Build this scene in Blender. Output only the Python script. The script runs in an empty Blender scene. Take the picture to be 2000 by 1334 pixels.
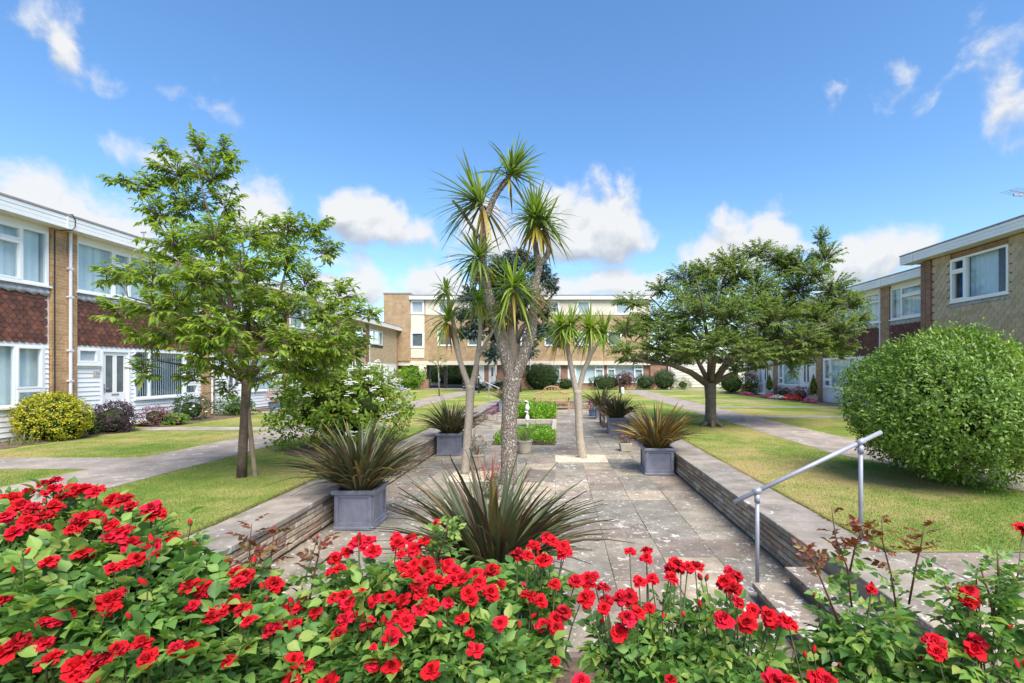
import bpy, math, random
import numpy as np
from mathutils import Vector, Matrix, Euler

random.seed(7); rng = np.random.default_rng(7)
scene = bpy.context.scene
C = scene.collection

# ------------------------------------------------------------------ camera
F = 944.4                      # focal length in pixels of a 2000 px wide picture (17 mm)
CAMZ = 2.0                     # eye height above the sunken paving
cam_d = bpy.data.cameras.new('camera'); cam = bpy.data.objects.new('camera', cam_d); C.objects.link(cam)
cam.location = (0, 0, CAMZ); cam.rotation_euler = (math.radians(90), 0, 0)
cam_d.sensor_width = 36; cam_d.lens = 17.0
cam_d.shift_x = -89/2000; cam_d.shift_y = 57/2000
cam_d.clip_start = 0.05; cam_d.clip_end = 3000
scene.camera = cam

# ------------------------------------------------------------------ light
SUN_EL, SUN_AZ = math.radians(56), math.radians(153)     # azimuth clockwise from +Y (towards +X)
sd = Vector((math.sin(SUN_AZ)*math.cos(SUN_EL), math.cos(SUN_AZ)*math.cos(SUN_EL), math.sin(SUN_EL)))
sun_d = bpy.data.lights.new('sun', 'SUN'); sun = bpy.data.objects.new('sun', sun_d); C.objects.link(sun)
sun_d.energy = 3.9; sun_d.angle = math.radians(42); sun_d.color = (1.0, 0.94, 0.84)
sun.rotation_euler = sd.to_track_quat('Z', 'Y').to_euler(); sun.location = (10, -20, 30)
scene.view_settings.view_transform = 'Standard'; scene.view_settings.look = 'None'
scene.view_settings.gamma = 1; scene.view_settings.exposure = 0.98
scene.view_settings.use_curve_mapping = False

# ------------------------------------------------------------------ node helpers
class NT:
    def __init__(s, tree): s.t = tree
    def n(s, typ, **kw):
        nd = s.t.nodes.new(typ)
        for k, v in kw.items(): setattr(nd, k, v)
        return nd
    def l(s, a, b): s.t.links.new(a, b)
    def m(s, op, a, b=None, c=None, clamp=False):
        nd = s.n('ShaderNodeMath', operation=op, use_clamp=clamp)
        for i, v in enumerate((a, b, c)):
            if v is None: continue
            if isinstance(v, (int, float)): nd.inputs[i].default_value = v
            else: s.l(v, nd.inputs[i])
        return nd.outputs[0]
    def mixc(s, f, a, b, blend='MIX'):
        nd = s.n('ShaderNodeMix', data_type='RGBA', blend_type=blend)
        for sock, v in ((nd.inputs[0], f), (nd.inputs[6], a), (nd.inputs[7], b)):
            if isinstance(v, (int, float)): sock.default_value = v
            elif isinstance(v, (tuple, list)): sock.default_value = tuple(v)[:3] + (1,)
            else: s.l(v, sock)
        return nd.outputs[2]
    def ramp(s, f, stops, interp='LINEAR'):
        nd = s.n('ShaderNodeValToRGB'); cr = nd.color_ramp; cr.interpolation = interp
        while len(cr.elements) > 1: cr.elements.remove(cr.elements[0])
        for i, (p, c) in enumerate(stops):
            e = cr.elements[0] if i == 0 else cr.elements.new(p)
            e.position = p
            e.color = (tuple(c)[:3] + (1,)) if isinstance(c, (tuple, list)) else (c, c, c, 1)
        s.l(f, nd.inputs[0]); return nd.outputs[0]
    def noise(s, vec, scale, detail=4, rough=0.55, dist=0.0):
        nd = s.n('ShaderNodeTexNoise'); nd.inputs['Scale'].default_value = scale
        nd.inputs['Detail'].default_value = detail; nd.inputs['Roughness'].default_value = rough
        nd.inputs['Distortion'].default_value = dist
        if vec is not None: s.l(vec, nd.inputs['Vector'])
        return nd.outputs['Fac']
    def smooth(s, v, a, b):
        nd = s.n('ShaderNodeMapRange', interpolation_type='SMOOTHSTEP'); s.l(v, nd.inputs[0])
        nd.inputs[1].default_value = a; nd.inputs[2].default_value = b
        return nd.outputs[0]

# ------------------------------------------------------------------ sky
world = bpy.data.worlds.new('World'); scene.world = world; world.use_nodes = True
wt = world.node_tree; wt.nodes.clear(); w = NT(wt)
sky = w.n('ShaderNodeTexSky', sky_type='NISHITA'); sky.sun_disc = False
sky.sun_elevation = SUN_EL; sky.sun_rotation = SUN_AZ
sky.altitude = 10; sky.air_density = 1.0; sky.dust_density = 0.6; sky.ozone_density = 2.2
hs = w.n('ShaderNodeHueSaturation'); hs.inputs['Saturation'].default_value = 1.2; hs.inputs['Value'].default_value = 0.88
w.l(sky.outputs[0], hs.inputs['Color'])
tc = w.n('ShaderNodeTexCoord'); sep = w.n('ShaderNodeSeparateXYZ'); w.l(tc.outputs['Generated'], sep.inputs[0])
yab = w.m('ABSOLUTE', sep.outputs[1])
az = w.m('ARCTAN2', sep.outputs[0], yab)
el = w.m('ARCSINE', sep.outputs[2])
comb = w.n('ShaderNodeCombineXYZ'); w.l(az, comb.inputs[0]); w.l(el, comb.inputs[1])
nz = w.noise(comb.outputs[0], 11.0, 10, 0.56, 0.3)
up = w.n('ShaderNodeVectorMath', operation='ADD'); w.l(comb.outputs[0], up.inputs[0]); up.inputs[1].default_value = (0.0, 0.032, 0)
nz2 = w.noise(up.outputs[0], 11.0, 10, 0.56, 0.3)
def az_el(px, py):
    a = math.atan((px-1089)/F); return a, math.atan((724-py)/math.hypot(F, px-1089))
# centre px, centre py, half width px, height above, height below, strength
CLOUDS = [(1150, 478, 130, 125, 40, 1.05), (1090, 430, 60, 70, 60, .8), (1455, 500, 130, 88, 50, .95), (1700, 520, 130, 62, 60, .68),
          (745, 452, 115, 64, 32, .95), (670, 420, 50, 42, 40, .75), (510, 425, 85, 82, 60, .95), (300, 305, 95, 32, 36, .62), (90, 420, 170, 100, 90, .92),
          (240, 455, 110, 70, 50, .8), (850, 560, 90, 48, 40, .85), (700, 565, 110, 42, 50, .8), (1180, 560, 150, 34, 30, .78),
          (118, 92, 30, 38, 26, .36), (55, 38, 54, 34, 28, .26), (1970, 205, 56, 60, 42, .34), (1870, 130, 80, 24, 20, .12), (640, 505, 70, 26, 26, .4),
          (950, 470, 110, 60, 50, .45), (340, 180, 50, 18, 14, .15)]
def cloud_field(el_):
    fld = None
    for px, py, wpx, hu, hd, st in CLOUDS:
        a0, e0 = az_el(px, py); s_ = math.cos(a0)
        wa = wpx/F*s_*s_; huv, hdv = hu/F*s_, hd/F*s_
        du = w.m('DIVIDE', w.m('SUBTRACT', az, a0), wa)
        de = w.m('SUBTRACT', el_, e0)
        dv = w.m('MAXIMUM', w.m('DIVIDE', de, huv), w.m('DIVIDE', de, -hdv))
        r2 = w.m('SQRT', w.m('MULTIPLY_ADD', du, du, w.m('MULTIPLY', dv, dv)))
        f = w.m('MULTIPLY', w.m('SUBTRACT', 1.0, r2), st)
        fld = f if fld is None else w.m('SMOOTH_MAX', fld, f, 0.15)
    return w.m('MAXIMUM', fld, -0.8)
def density(el_, noise): return w.m('ADD', cloud_field(el_), w.m('MULTIPLY', w.m('SUBTRACT', noise, 0.5), 2.2))
dens = density(el, nz); dens_up = density(w.m('ADD', el, 0.032), nz2)
alpha = w.m('MULTIPLY', w.smooth(dens, -0.14, 0.42), 0.96)
lit = w.m('MULTIPLY_ADD', w.m('SUBTRACT', dens, dens_up), 0.62, 0.50)
ccol = w.ramp(lit, [(0.16, (1.7, 1.9, 2.2)), (0.40, (2.3, 2.45, 2.62)), (0.66, (3.1, 3.13, 3.16))])
mix = w.mixc(alpha, hs.outputs[0], ccol)
bg = w.n('ShaderNodeBackground'); bg.inputs['Strength'].default_value = 0.15
w.l(mix, bg.inputs['Color']); wo = w.n('ShaderNodeOutputWorld'); w.l(bg.outputs[0], wo.inputs['Surface'])

# ------------------------------------------------------------------ geometry helpers
def at(px, py, Y):             # where the sight line through a picture point meets depth Y
    return ((px-1089)/F*Y, Y, CAMZ-(py-724)/F*Y)
def on(px, py, z=0.0):         # where it meets the level z
    Y = F*(CAMZ-z)/(py-724); return ((px-1089)/F*Y, Y, z)
LAWN = 0.42

def wloc(o):
    v = Vector((0, 0, 0))
    while o is not None: v += o.location; o = o.parent
    return v

def mesh_np(name, V, Fc, mat=None, smooth=False):
    V = np.asarray(V, dtype=np.float32); me = bpy.data.meshes.new(name)
    me.vertices.add(len(V)); me.vertices.foreach_set('co', V.ravel())
    Fc = np.asarray(Fc, dtype=np.int32); k = Fc.shape[1]; n = len(Fc)
    me.loops.add(n*k); me.loops.foreach_set('vertex_index', Fc.ravel())
    me.polygons.add(n)
    me.polygons.foreach_set('loop_start', np.arange(0, n*k, k, dtype=np.int32))
    me.polygons.foreach_set('loop_total', np.full(n, k, dtype=np.int32))
    if smooth: me.polygons.foreach_set('use_smooth', np.ones(n, dtype=bool))
    me.update(calc_edges=True); me.validate()
    if mat: me.materials.append(mat)
    return me

def link(name, me, parent=None, loc=None):
    o = bpy.data.objects.new(name, me); C.objects.link(o)
    if parent is not None: o.parent = parent
    if loc is not None: o.location = Vector(loc) - (wloc(parent) if parent is not None else Vector((0, 0, 0)))
    return o

class Frame:
    """facade coordinates u along, w out of the wall, z up"""
    def __init__(s, kind, c): s.k, s.c = kind, c
    def __call__(s, u, w, z):
        if s.k == 'L': return (s.c+w, u, z)
        if s.k == 'R': return (s.c-w, u, z)
        if s.k == 'B': return (u, s.c-w, z)
        return (u, w, z)
ID = Frame('I', 0)

class MB:
    def __init__(s, fr=ID): s.v, s.f, s.fr = [], [], fr
    def add(s, vs, fs):
        b = len(s.v); s.v += [tuple(p) for p in vs]; s.f += [tuple(i+b for i in f) for f in fs]; return s
    def box(s, a0, a1, b0, b1, c0, c1, taper=0.0):
        fr = s.fr; t = taper
        vs = [fr(a0+t, b0+t, c0), fr(a1-t, b0+t, c0), fr(a1-t, b1-t, c0), fr(a0+t, b1-t, c0),
              fr(a0, b0, c1), fr(a1, b0, c1), fr(a1, b1, c1), fr(a0, b1, c1)]
        return s.add(vs, [(3, 2, 1, 0), (4, 5, 6, 7), (0, 1, 5, 4), (1, 2, 6, 5), (2, 3, 7, 6), (3, 0, 4, 7)])
    def obox(s, c, size, rot=(0, 0, 0)):
        R = Euler(rot).to_matrix(); h = Vector(size)/2; vs = []
        for dz in (-1, 1):
            for dx, dy in ((-1, -1), (1, -1), (1, 1), (-1, 1)):
                vs.append(Vector(c)+R @ Vector((dx*h.x, dy*h.y, dz*h.z)))
        return s.add(vs, [(3, 2, 1, 0), (4, 5, 6, 7), (0, 1, 5, 4), (1, 2, 6, 5), (2, 3, 7, 6), (3, 0, 4, 7)])
    def tube(s, pts, rad, n=8, cap=True):
        pts = [Vector(p) for p in pts]
        if not hasattr(rad, '__len__'): rad = [rad]*len(pts)
        b = len(s.v); ref = Vector((0.31, 0.17, 0.93)).normalized()
        for i, p in enumerate(pts):
            d = (pts[min(i+1, len(pts)-1)]-pts[max(i-1, 0)])
            d = d.normalized() if d.length > 1e-9 else Vector((0, 0, 1))
            x = d.cross(ref)
            if x.length < 0.05: x = d.cross(Vector((1, 0, 0)))
            x.normalize(); y = d.cross(x)
            for k in range(n):
                a = 2*math.pi*k/n; s.v.append(tuple(p+(x*math.cos(a)+y*math.sin(a))*rad[i]))
        for i in range(len(pts)-1):
            for k in range(n):
                k2 = (k+1) % n
                s.f.append((b+i*n+k, b+i*n+k2, b+(i+1)*n+k2, b+(i+1)*n+k))
        if cap:
            s.f.append(tuple(b+k for k in range(n))[::-1]); e = b+(len(pts)-1)*n; s.f.append(tuple(e+k for k in range(n)))
        return s
    def lathe(s, cx, cy, prof, n=20):
        b = len(s.v)
        for r, z in prof:
            for k in range(n):
                a = 2*math.pi*k/n; s.v.append((cx+r*math.cos(a), cy+r*math.sin(a), z))
        for i in range(len(prof)-1):
            for k in range(n):
                k2 = (k+1) % n; s.f.append((b+i*n+k, b+i*n+k2, b+(i+1)*n+k2, b+(i+1)*n+k))
        s.f.append(tuple(b+k for k in range(n))[::-1]); e = b+(len(prof)-1)*n; s.f.append(tuple(e+k for k in range(n)))
        return s
    def mesh(s, name, mat, off=(0, 0, 0), smooth=False):
        me = bpy.data.meshes.new(name); ox, oy, oz = off
        me.from_pydata([(x-ox, y-oy, z-oz) for x, y, z in s.v], [], s.f); me.update()
        if smooth: me.polygons.foreach_set('use_smooth', np.ones(len(me.polygons), dtype=bool))
        if mat: me.materials.append(mat)
        return me
    def build(s, name, mat, parent=None, smooth=False, bevel=0, kind=None, at0=None):
        off = wloc(parent) if parent is not None else (Vector(at0) if at0 else Vector((0, 0, 0)))
        o = link(name, s.mesh(name, mat, off, smooth), parent)
        if parent is None and at0: o.location = at0
        if bevel:
            md = o.modifiers.new('bevel', 'BEVEL'); md.width = bevel; md.segments = 2; md.limit_method = 'ANGLE'
        if kind: o['kind'] = kind
        return o

def thing(name, label, cat, loc, group=None):
    o = bpy.data.objects.new(name, None); C.objects.link(o); o.location = loc
    o.empty_display_size = 0.1; o['label'] = label; o['category'] = cat
    if group: o['group'] = group
    return o
def tag(o, label, cat, group=None):
    o['label'] = label; o['category'] = cat
    if group: o['group'] = group
    return o
def struct(o): o['kind'] = 'structure'; return o

def holes_wall(mb, u0, u1, w0, w1, z0, z1, holes):
    """a wall slab with rectangular openings, made of butted blocks"""
    us = sorted({u0, u1} | {min(max(h[i], u0), u1) for h in holes for i in (0, 1)})
    for a, b in zip(us[:-1], us[1:]):
        if b-a < 1e-6: continue
        m = (a+b)/2; cuts = sorted((max(h[2], z0), min(h[3], z1)) for h in holes if h[0] < m < h[1])
        z = z0
        for c0, c1 in cuts:
            if c0-z > 1e-4: mb.box(a, b, w0, w1, z, c0)
            z = max(z, c1)
        if z1-z > 1e-4: mb.box(a, b, w0, w1, z, z1)
    return mb

# ------------------------------------------------------------------ materials
def base_mat(name):
    m = bpy.data.materials.new(name); m.use_nodes = True; t = m.node_tree; t.nodes.clear(); k = NT(t)
    o = k.n('ShaderNodeOutputMaterial'); p = k.n('ShaderNodeBsdfPrincipled'); k.l(p.outputs[0], o.inputs[0])
    return m, k, p, o
def bump(k, p, h, strength=0.4, dist=0.01):
    b = k.n('ShaderNodeBump'); b.inputs['Strength'].default_value = strength; b.inputs['Distance'].default_value = dist
    k.l(h, b.inputs['Height']); k.l(b.outputs[0], p.inputs['Normal'])

def solid(name, c1, c2=None, scale=3.0, rough=0.6, bmp=0.0, bscale=60, rnd=0.0, metallic=0.0, detail=5, spec=None):
    """paint-like or stone-like surface: two tones by noise, a shift per object, fine relief"""
    m, k, p, o = base_mat(name); g = k.n('ShaderNodeNewGeometry')
    n = k.noise(g.outputs['Position'], scale, detail, 0.6)
    col = k.ramp(n, [(0.32, c1), (0.68, c2 or c1)])
    if rnd:
        oi = k.n('ShaderNodeObjectInfo'); v = k.m('MULTIPLY_ADD', oi.outputs['Random'], rnd*2, 1-rnd)
        cc = k.n('ShaderNodeCombineColor'); [k.l(v, cc.inputs[i]) for i in range(3)]
        col = k.mixc(1.0, col, cc.outputs[0], 'MULTIPLY')
    k.l(col, p.inputs['Base Color'])
    p.inputs['Metallic'].default_value = metallic
    if spec is not None: p.inputs['Specular IOR Level'].default_value = spec
    rn = k.noise(g.outputs['Position'], scale*4, 3)
    k.l(k.m('MULTIPLY_ADD', rn, 0.25, rough-0.12, clamp=True), p.inputs['Roughness'])
    if bmp: bump(k, p, k.noise(g.outputs['Position'], bscale, 4), bmp, 0.01)
    return m

def pieces(name, cols, scale=8, rough=0.75, bmp=0.5, bscale=70, spots=None, dirt=None, mott=(0.62, 1.28)):
    """separate pieces (tiles, stones, slabs): a tone for each object out of cols, mottling, optional pale lichen spots"""
    m, k, p, o = base_mat(name); g = k.n('ShaderNodeNewGeometry'); oi = k.n('ShaderNodeObjectInfo')
    pos = g.outputs['Position']
    isl = k.m('FRACT', k.m('MULTIPLY_ADD', oi.outputs['Random'], 7.31, g.outputs['Random Per Island']))
    col = k.ramp(isl, [(i/(len(cols)), c) for i, c in enumerate(cols)], 'CONSTANT' if len(cols) > 3 else 'LINEAR')
    n = k.noise(pos, scale, 6, 0.62)
    col = k.mixc(1.0, col, k.ramp(n, [(0.28, mott[0]), (0.72, mott[1])]), 'MULTIPLY')
    if dirt:
        dn = k.noise(pos, 1.7, 7, 0.65); col = k.mixc(k.smooth(dn, 0.52, 0.72), col, dirt)
    if spots:
        sc, thr, sc_col = spots
        sn = k.noise(pos, sc, 5, 0.55, 0.6); sn2 = k.noise(pos, sc*2.7, 4, 0.5, 0.4); big = k.noise(pos, 0.9, 3)
        lim = k.m('SUBTRACT', thr, k.m('MULTIPLY', k.m('SUBTRACT', big, 0.5), 0.22))
        hit = k.m('MAXIMUM', k.smooth(k.m('SUBTRACT', sn, lim), 0.0, 0.035), k.m('MULTIPLY', k.smooth(k.m('SUBTRACT', sn2, k.m('ADD', lim, 0.015)), 0.0, 0.03), 0.8))
        col = k.mixc(k.m('MULTIPLY', hit, 0.72), col, sc_col)
    k.l(col, p.inputs['Base Color']); p.inputs['Roughness'].default_value = rough
    p.inputs['Specular IOR Level'].default_value = 0.3
    if bmp: bump(k, p, k.noise(pos, bscale, 5, 0.6), bmp, 0.012)
    return m

def brick(name, axis, c1, c2, mortar, bw=0.225, rh=0.075):
    m, k, p, o = base_mat(name); g = k.n('ShaderNodeNewGeometry'); s = k.n('ShaderNodeSeparateXYZ'); k.l(g.outputs['Position'], s.inputs[0])
    cb = k.n('ShaderNodeCombineXYZ')
    if axis == 'XY': k.l(k.m('ADD', s.outputs[0], s.outputs[1]), cb.inputs[0])
    else: k.l(s.outputs[1 if axis == 'Y' else 0], cb.inputs[0])
    k.l(s.outputs[2], cb.inputs[1])
    b = k.n('ShaderNodeTexBrick'); k.l(cb.outputs[0], b.inputs['Vector']); b.inputs['Scale'].default_value = 1.0
    b.inputs['Color1'].default_value = tuple(c1)+(1,); b.inputs['Color2'].default_value = tuple(c2)+(1,); b.inputs['Mortar'].default_value = tuple(mortar)+(1,)
    b.inputs['Mortar Size'].default_value = 0.006; b.inputs['Brick Width'].default_value = bw; b.inputs['Row Height'].default_value = rh
    b.inputs['Bias'].default_value = -0.1
    n = k.noise(g.outputs['Position'], 2.3, 6, 0.65); n2 = k.noise(g.outputs['Position'], 24, 4)
    col = k.mixc(1.0, b.outputs['Color'], k.ramp(n, [(0.3, 0.72), (0.7, 1.2)]), 'MULTIPLY')
    col = k.mixc(1.0, col, k.ramp(n2, [(0.3, 0.8), (0.7, 1.18)]), 'MULTIPLY')
    k.l(col, p.inputs['Base Color']); p.inputs['Roughness'].default_value = 0.85
    bump(k, p, k.m('MULTIPLY_ADD', b.outputs['Fac'], -1.0, k.m('MULTIPLY', n2, 0.4)), 0.5, 0.008)
    return m

def leafm(name, cols, trans=0.35, rough=0.45, src='island', tcol=None, big=0.0):
    m, k, p, o = base_mat(name); g = k.n('ShaderNodeNewGeometry')
    r = g.outputs['Random Per Island']
    if src == 'object':
        oi = k.n('ShaderNodeObjectInfo'); r = k.m('FRACT', k.m('ADD', oi.outputs['Random'], k.m('MULTIPLY', r, 0.35)))
    if big:
        r = k.m('ADD', k.m('MULTIPLY', r, 1-big), k.m('MULTIPLY', k.smooth(k.noise(g.outputs['Position'], 1.6, 3), 0.3, 0.7), big))
    n = len(cols); col = k.ramp(r, [(i/max(1, n-1)*0.98, c) for i, c in enumerate(cols)])
    k.l(col, p.inputs['Base Color']); p.inputs['Roughness'].default_value = rough; p.inputs['Specular IOR Level'].default_value = 0.4
    if trans:
        tr = k.n('ShaderNodeBsdfTranslucent'); k.l(k.mixc(1.0, col, tcol or (1.25, 1.25, 0.55), 'MULTIPLY'), tr.inputs[0])
        ms = k.n('ShaderNodeMixShader'); ms.inputs[0].default_value = trans
        k.l(p.outputs[0], ms.inputs[1]); k.l(tr.outputs[0], ms.inputs[2]); k.l(ms.outputs[0], o.inputs[0])
    return m

def glass(name, tint=(0.9, 0.95, 0.97)):
    m, k, p, o = base_mat(name); k.t.nodes.remove(p)
    t = k.n('ShaderNodeBsdfTransparent'); t.inputs[0].default_value = tuple(tint)+(1,)
    gl = k.n('ShaderNodeBsdfGlossy'); gl.inputs['Roughness'].default_value = 0.02
    g = k.n('ShaderNodeNewGeometry'); dt = k.n('ShaderNodeVectorMath', operation='DOT_PRODUCT'); k.l(g.outputs['Normal'], dt.inputs[0]); k.l(g.outputs['Incoming'], dt.inputs[1])
    fr = k.m('POWER', k.m('SUBTRACT', 1.0, k.m('ABSOLUTE', dt.outputs['Value']), clamp=True), 4.0)
    ms = k.n('ShaderNodeMixShader'); k.l(k.m('MULTIPLY_ADD', fr, 0.6, 0.035, clamp=True), ms.inputs[0])
    k.l(t.outputs[0], ms.inputs[1]); k.l(gl.outputs[0], ms.inputs[2]); k.l(ms.outputs[0], o.inputs[0]); return m

M = {}
M['upvc'] = solid('upvc', (0.78, 0.79, 0.80), (0.84, 0.84, 0.84), 1.5, 0.35)
M['clad'] = solid('white_cladding', (0.76, 0.78, 0.80), (0.83, 0.83, 0.83), 0.9, 0.4)
M['fascia'] = solid('fascia_board', (0.70, 0.71, 0.73), (0.80, 0.80, 0.80), 0.8, 0.4)
M['trim'] = solid('roof_trim', (0.24, 0.21, 0.20), (0.32, 0.29, 0.28), 4, 0.5)
M['soffit'] = solid('soffit', (0.60, 0.57, 0.52), (0.66, 0.63, 0.58), 2, 0.6)
M['lead'] = solid('lead_flashing', (0.20, 0.21, 0.25), (0.40, 0.41, 0.45), 9, 0.5, 0.5, 14)
M['roof'] = solid('flat_roof', (0.16, 0.16, 0.16), (0.22, 0.21, 0.20), 2, 0.9, 0.3, 50)
M['pipe'] = solid('plastic_pipe', (0.62, 0.62, 0.68), (0.70, 0.70, 0.75), 3, 0.4)
M['cable'] = solid('black_cable', (0.015, 0.015, 0.016), None, 3, 0.5)
M['black'] = solid('black_metal', (0.012, 0.012, 0.014), (0.02, 0.02, 0.02), 3, 0.4)
M['inside'] = solid('room_wall', (0.20, 0.19, 0.17), (0.24, 0.22, 0.2), 2, 0.9)
M['glass'] = glass('window_glass'); M['frost_sky'] = solid('obscure_sky_glass', (0.30, 0.36, 0.42), (0.36, 0.42, 0.48), 6, 0.25)  # obscure glass; on the flats its pale tone paints reflected sky
M['dglass'] = solid('dark_glass', (0.07, 0.09, 0.10), (0.13, 0.16, 0.17), 4, 0.08)  # lighter bluish tone painted in for the sky the panes reflect
M['blind'] = pieces('vane_fabric', [(0.66, 0.69, 0.69), (0.80, 0.82, 0.81), (0.73, 0.76, 0.76), (0.83, 0.84, 0.83)], 4, 0.8, 0, mott=(0.95, 1.05))
M['curtain'] = solid('blue_curtain', (0.02, 0.10, 0.30), (0.05, 0.2, 0.42), 5, 0.8)
M['net'] = solid('net_curtain', (0.60, 0.64, 0.68), (0.62, 0.66, 0.70), 5, 0.8)
M['buffY'] = brick('buff_brick_y', 'Y', (0.46, 0.27, 0.12), (0.36, 0.20, 0.09), (0.42, 0.36, 0.28))
M['redY'] = brick('brown_brick_y', 'Y', (0.27, 0.12, 0.07), (0.17, 0.075, 0.05), (0.28, 0.24, 0.2))
M['tanY'] = brick('tan_brick_y', 'Y', (0.38, 0.22, 0.12), (0.28, 0.15, 0.08), (0.36, 0.3, 0.24))
M['buffX'] = brick('buff_brick_x', 'X', (0.41, 0.275, 0.15), (0.34, 0.222, 0.118), (0.44, 0.36, 0.26))
M['redX'] = brick('red_brick_x', 'X', (0.34, 0.17, 0.11), (0.27, 0.13, 0.085), (0.38, 0.3, 0.25))
M['bufXY'] = brick('buff_brick_corner', 'XY', (0.39, 0.262, 0.145), (0.325, 0.212, 0.115), (0.44, 0.36, 0.26))
M['tile'] = pieces('clay_tile', [(0.135, 0.058, 0.044), (0.165, 0.068, 0.048), (0.105, 0.050, 0.040), (0.195, 0.078, 0.052), (0.12, 0.053, 0.042)], 6, 0.75, 0.3, 60)
M['tile_b'] = pieces('brown_tile', [(0.120, 0.045, 0.038), (0.14, 0.052, 0.042), (0.10, 0.04, 0.035), (0.15, 0.055, 0.045)], 6, 0.75, 0.3, 60)
M['tile_c'] = pieces('beige_tile', [(0.45, 0.35, 0.235), (0.48, 0.375, 0.255), (0.42, 0.325, 0.215), (0.49, 0.385, 0.27)], 6, 0.8, 0.3, 60, mott=(0.9, 1.08))
M['cream'] = solid('cream_panel', (0.62, 0.55, 0.46), (0.67, 0.60, 0.51), 2, 0.6)
M['slab'] = pieces('paving_slab', [(0.245, 0.212, 0.168), (0.20, 0.182, 0.152), (0.255, 0.206, 0.164), (0.225, 0.202, 0.168), (0.345, 0.285, 0.208), (0.19, 0.155, 0.128), (0.265, 0.232, 0.186)], 3.2, 0.85, 0.4, 50,
                   spots=(9, 0.615, (0.58, 0.56, 0.52)), dirt=(0.14, 0.122, 0.098))
M['coping'] = pieces('coping_slab', [(0.25, 0.22, 0.19), (0.285, 0.245, 0.205), (0.225, 0.20, 0.175), (0.27, 0.235, 0.20)], 4.0, 0.85, 0.45, 60, spots=(7, 0.67, (0.54, 0.51, 0.46)), dirt=(0.16, 0.14, 0.12))
M['path'] = pieces('path_paving', [(0.27, 0.235, 0.205), (0.30, 0.255, 0.22)], 2.0, 0.88, 0.4, 60, spots=(5, 0.655, (0.62, 0.59, 0.55)), dirt=(0.21, 0.185, 0.165))
M['stone'] = pieces('walling_stone', [(0.40, 0.30, 0.21), (0.32, 0.24, 0.17), (0.45, 0.36, 0.26), (0.37, 0.245, 0.175), (0.28, 0.225, 0.175), (0.50, 0.42, 0.32)], 14, 0.9, 0.8, 45, spots=(14, 0.66, (0.52, 0.49, 0.44)))
M['mortar'] = solid('mortar', (0.22, 0.19, 0.145), (0.32, 0.275, 0.21), 8, 0.95, 0.5, 60)
M['kerb'] = solid('kerb_stone', (0.14, 0.10, 0.085), (0.20, 0.15, 0.125), 9, 0.9, 0.5, 60)
M['soil'] = solid('soil', (0.075, 0.048, 0.032), (0.17, 0.115, 0.08), 14, 0.95, 1.0, 40)
M['gravel'] = pieces('gravel', [(0.55, 0.44, 0.30), (0.62, 0.52, 0.38), (0.48, 0.37, 0.25), (0.66, 0.58, 0.46)], 9, 0.8, 0)
M['planter'] = solid('lead_grey_planter', (0.14, 0.145, 0.19), (0.225, 0.23, 0.285), 5, 0.42, 0.12, 30)
M['steel'] = solid('galvanised_tube', (0.27, 0.28, 0.33), (0.34, 0.35, 0.40), 9, 0.5, metallic=0.2)
M['teak'] = solid('weathered_teak', (0.34, 0.20, 0.10), (0.44, 0.28, 0.15), 7, 0.7, 0.3, 40)
M['dteak'] = solid('dark_wood', (0.14, 0.075, 0.035), (0.22, 0.12, 0.06), 7, 0.7, 0.3, 40)
M['pot'] = solid('stone_pot', (0.33, 0.29, 0.22), (0.45, 0.41, 0.33), 8, 0.85, 0.4, 40)
M['bluepot'] = solid('blue_pot', (0.10, 0.14, 0.28), (0.14, 0.19, 0.34), 5, 0.3)
M['terra'] = solid('terracotta', (0.40, 0.20, 0.12), (0.48, 0.26, 0.17), 6, 0.8, 0.3, 40)
M['white'] = solid('white_stone', (0.78, 0.78, 0.77), (0.84, 0.84, 0.83), 5, 0.5)
M['bark'] = solid('cherry_bark', (0.075, 0.050, 0.036), (0.15, 0.105, 0.075), 16, 0.85, 0.9, 35)
M['bark2'] = solid('smooth_bark', (0.085, 0.068, 0.052), (0.16, 0.13, 0.10), 9, 0.85, 0.9, 30)
M['stake'] = solid('stake_wood', (0.22, 0.16, 0.10), (0.30, 0.23, 0.15), 9, 0.8, 0.3, 40)
def cordy_bark():
    m, k, p, o = base_mat('cordyline_bark'); g = k.n('ShaderNodeNewGeometry')
    mp = k.n('ShaderNodeMapping'); mp.inputs['Scale'].default_value = (1.0, 1.0, 0.36); k.l(g.outputs['Position'], mp.inputs[0])
    vo = k.n('ShaderNodeTexVoronoi', feature='DISTANCE_TO_EDGE'); vo.inputs['Scale'].default_value = 46; k.l(mp.outputs[0], vo.inputs['Vector'])
    vc = k.n('ShaderNodeTexVoronoi'); vc.inputs['Scale'].default_value = 46; k.l(mp.outputs[0], vc.inputs['Vector'])
    sc = k.n('ShaderNodeSeparateColor'); k.l(vc.outputs['Color'], sc.inputs[0])
    tone = k.ramp(sc.outputs[0], [(0.0, (0.29, 0.235, 0.185)), (0.6, (0.40, 0.335, 0.275)), (1.0, (0.56, 0.495, 0.415))])
    col = k.mixc(k.smooth(vo.outputs['Distance'], 0.02, 0.16), (0.18, 0.142, 0.112), tone)
    k.l(col, p.inputs['Base Color']); p.inputs['Roughness'].default_value = 0.9
    bump(k, p, k.smooth(vo.outputs['Distance'], 0.0, 0.25), 1.0, 0.02); return m
M['cbark'] = cordy_bark()
M['cstem'] = solid('pale_stem', (0.30, 0.245, 0.19), (0.43, 0.37, 0.295), 18, 0.85, 0.7, 40)

M['twigmass'] = solid('twig_mass', (0.022, 0.034, 0.012), (0.04, 0.055, 0.02), 9, 1.0, 0.8, 20, spec=0.0)
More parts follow.
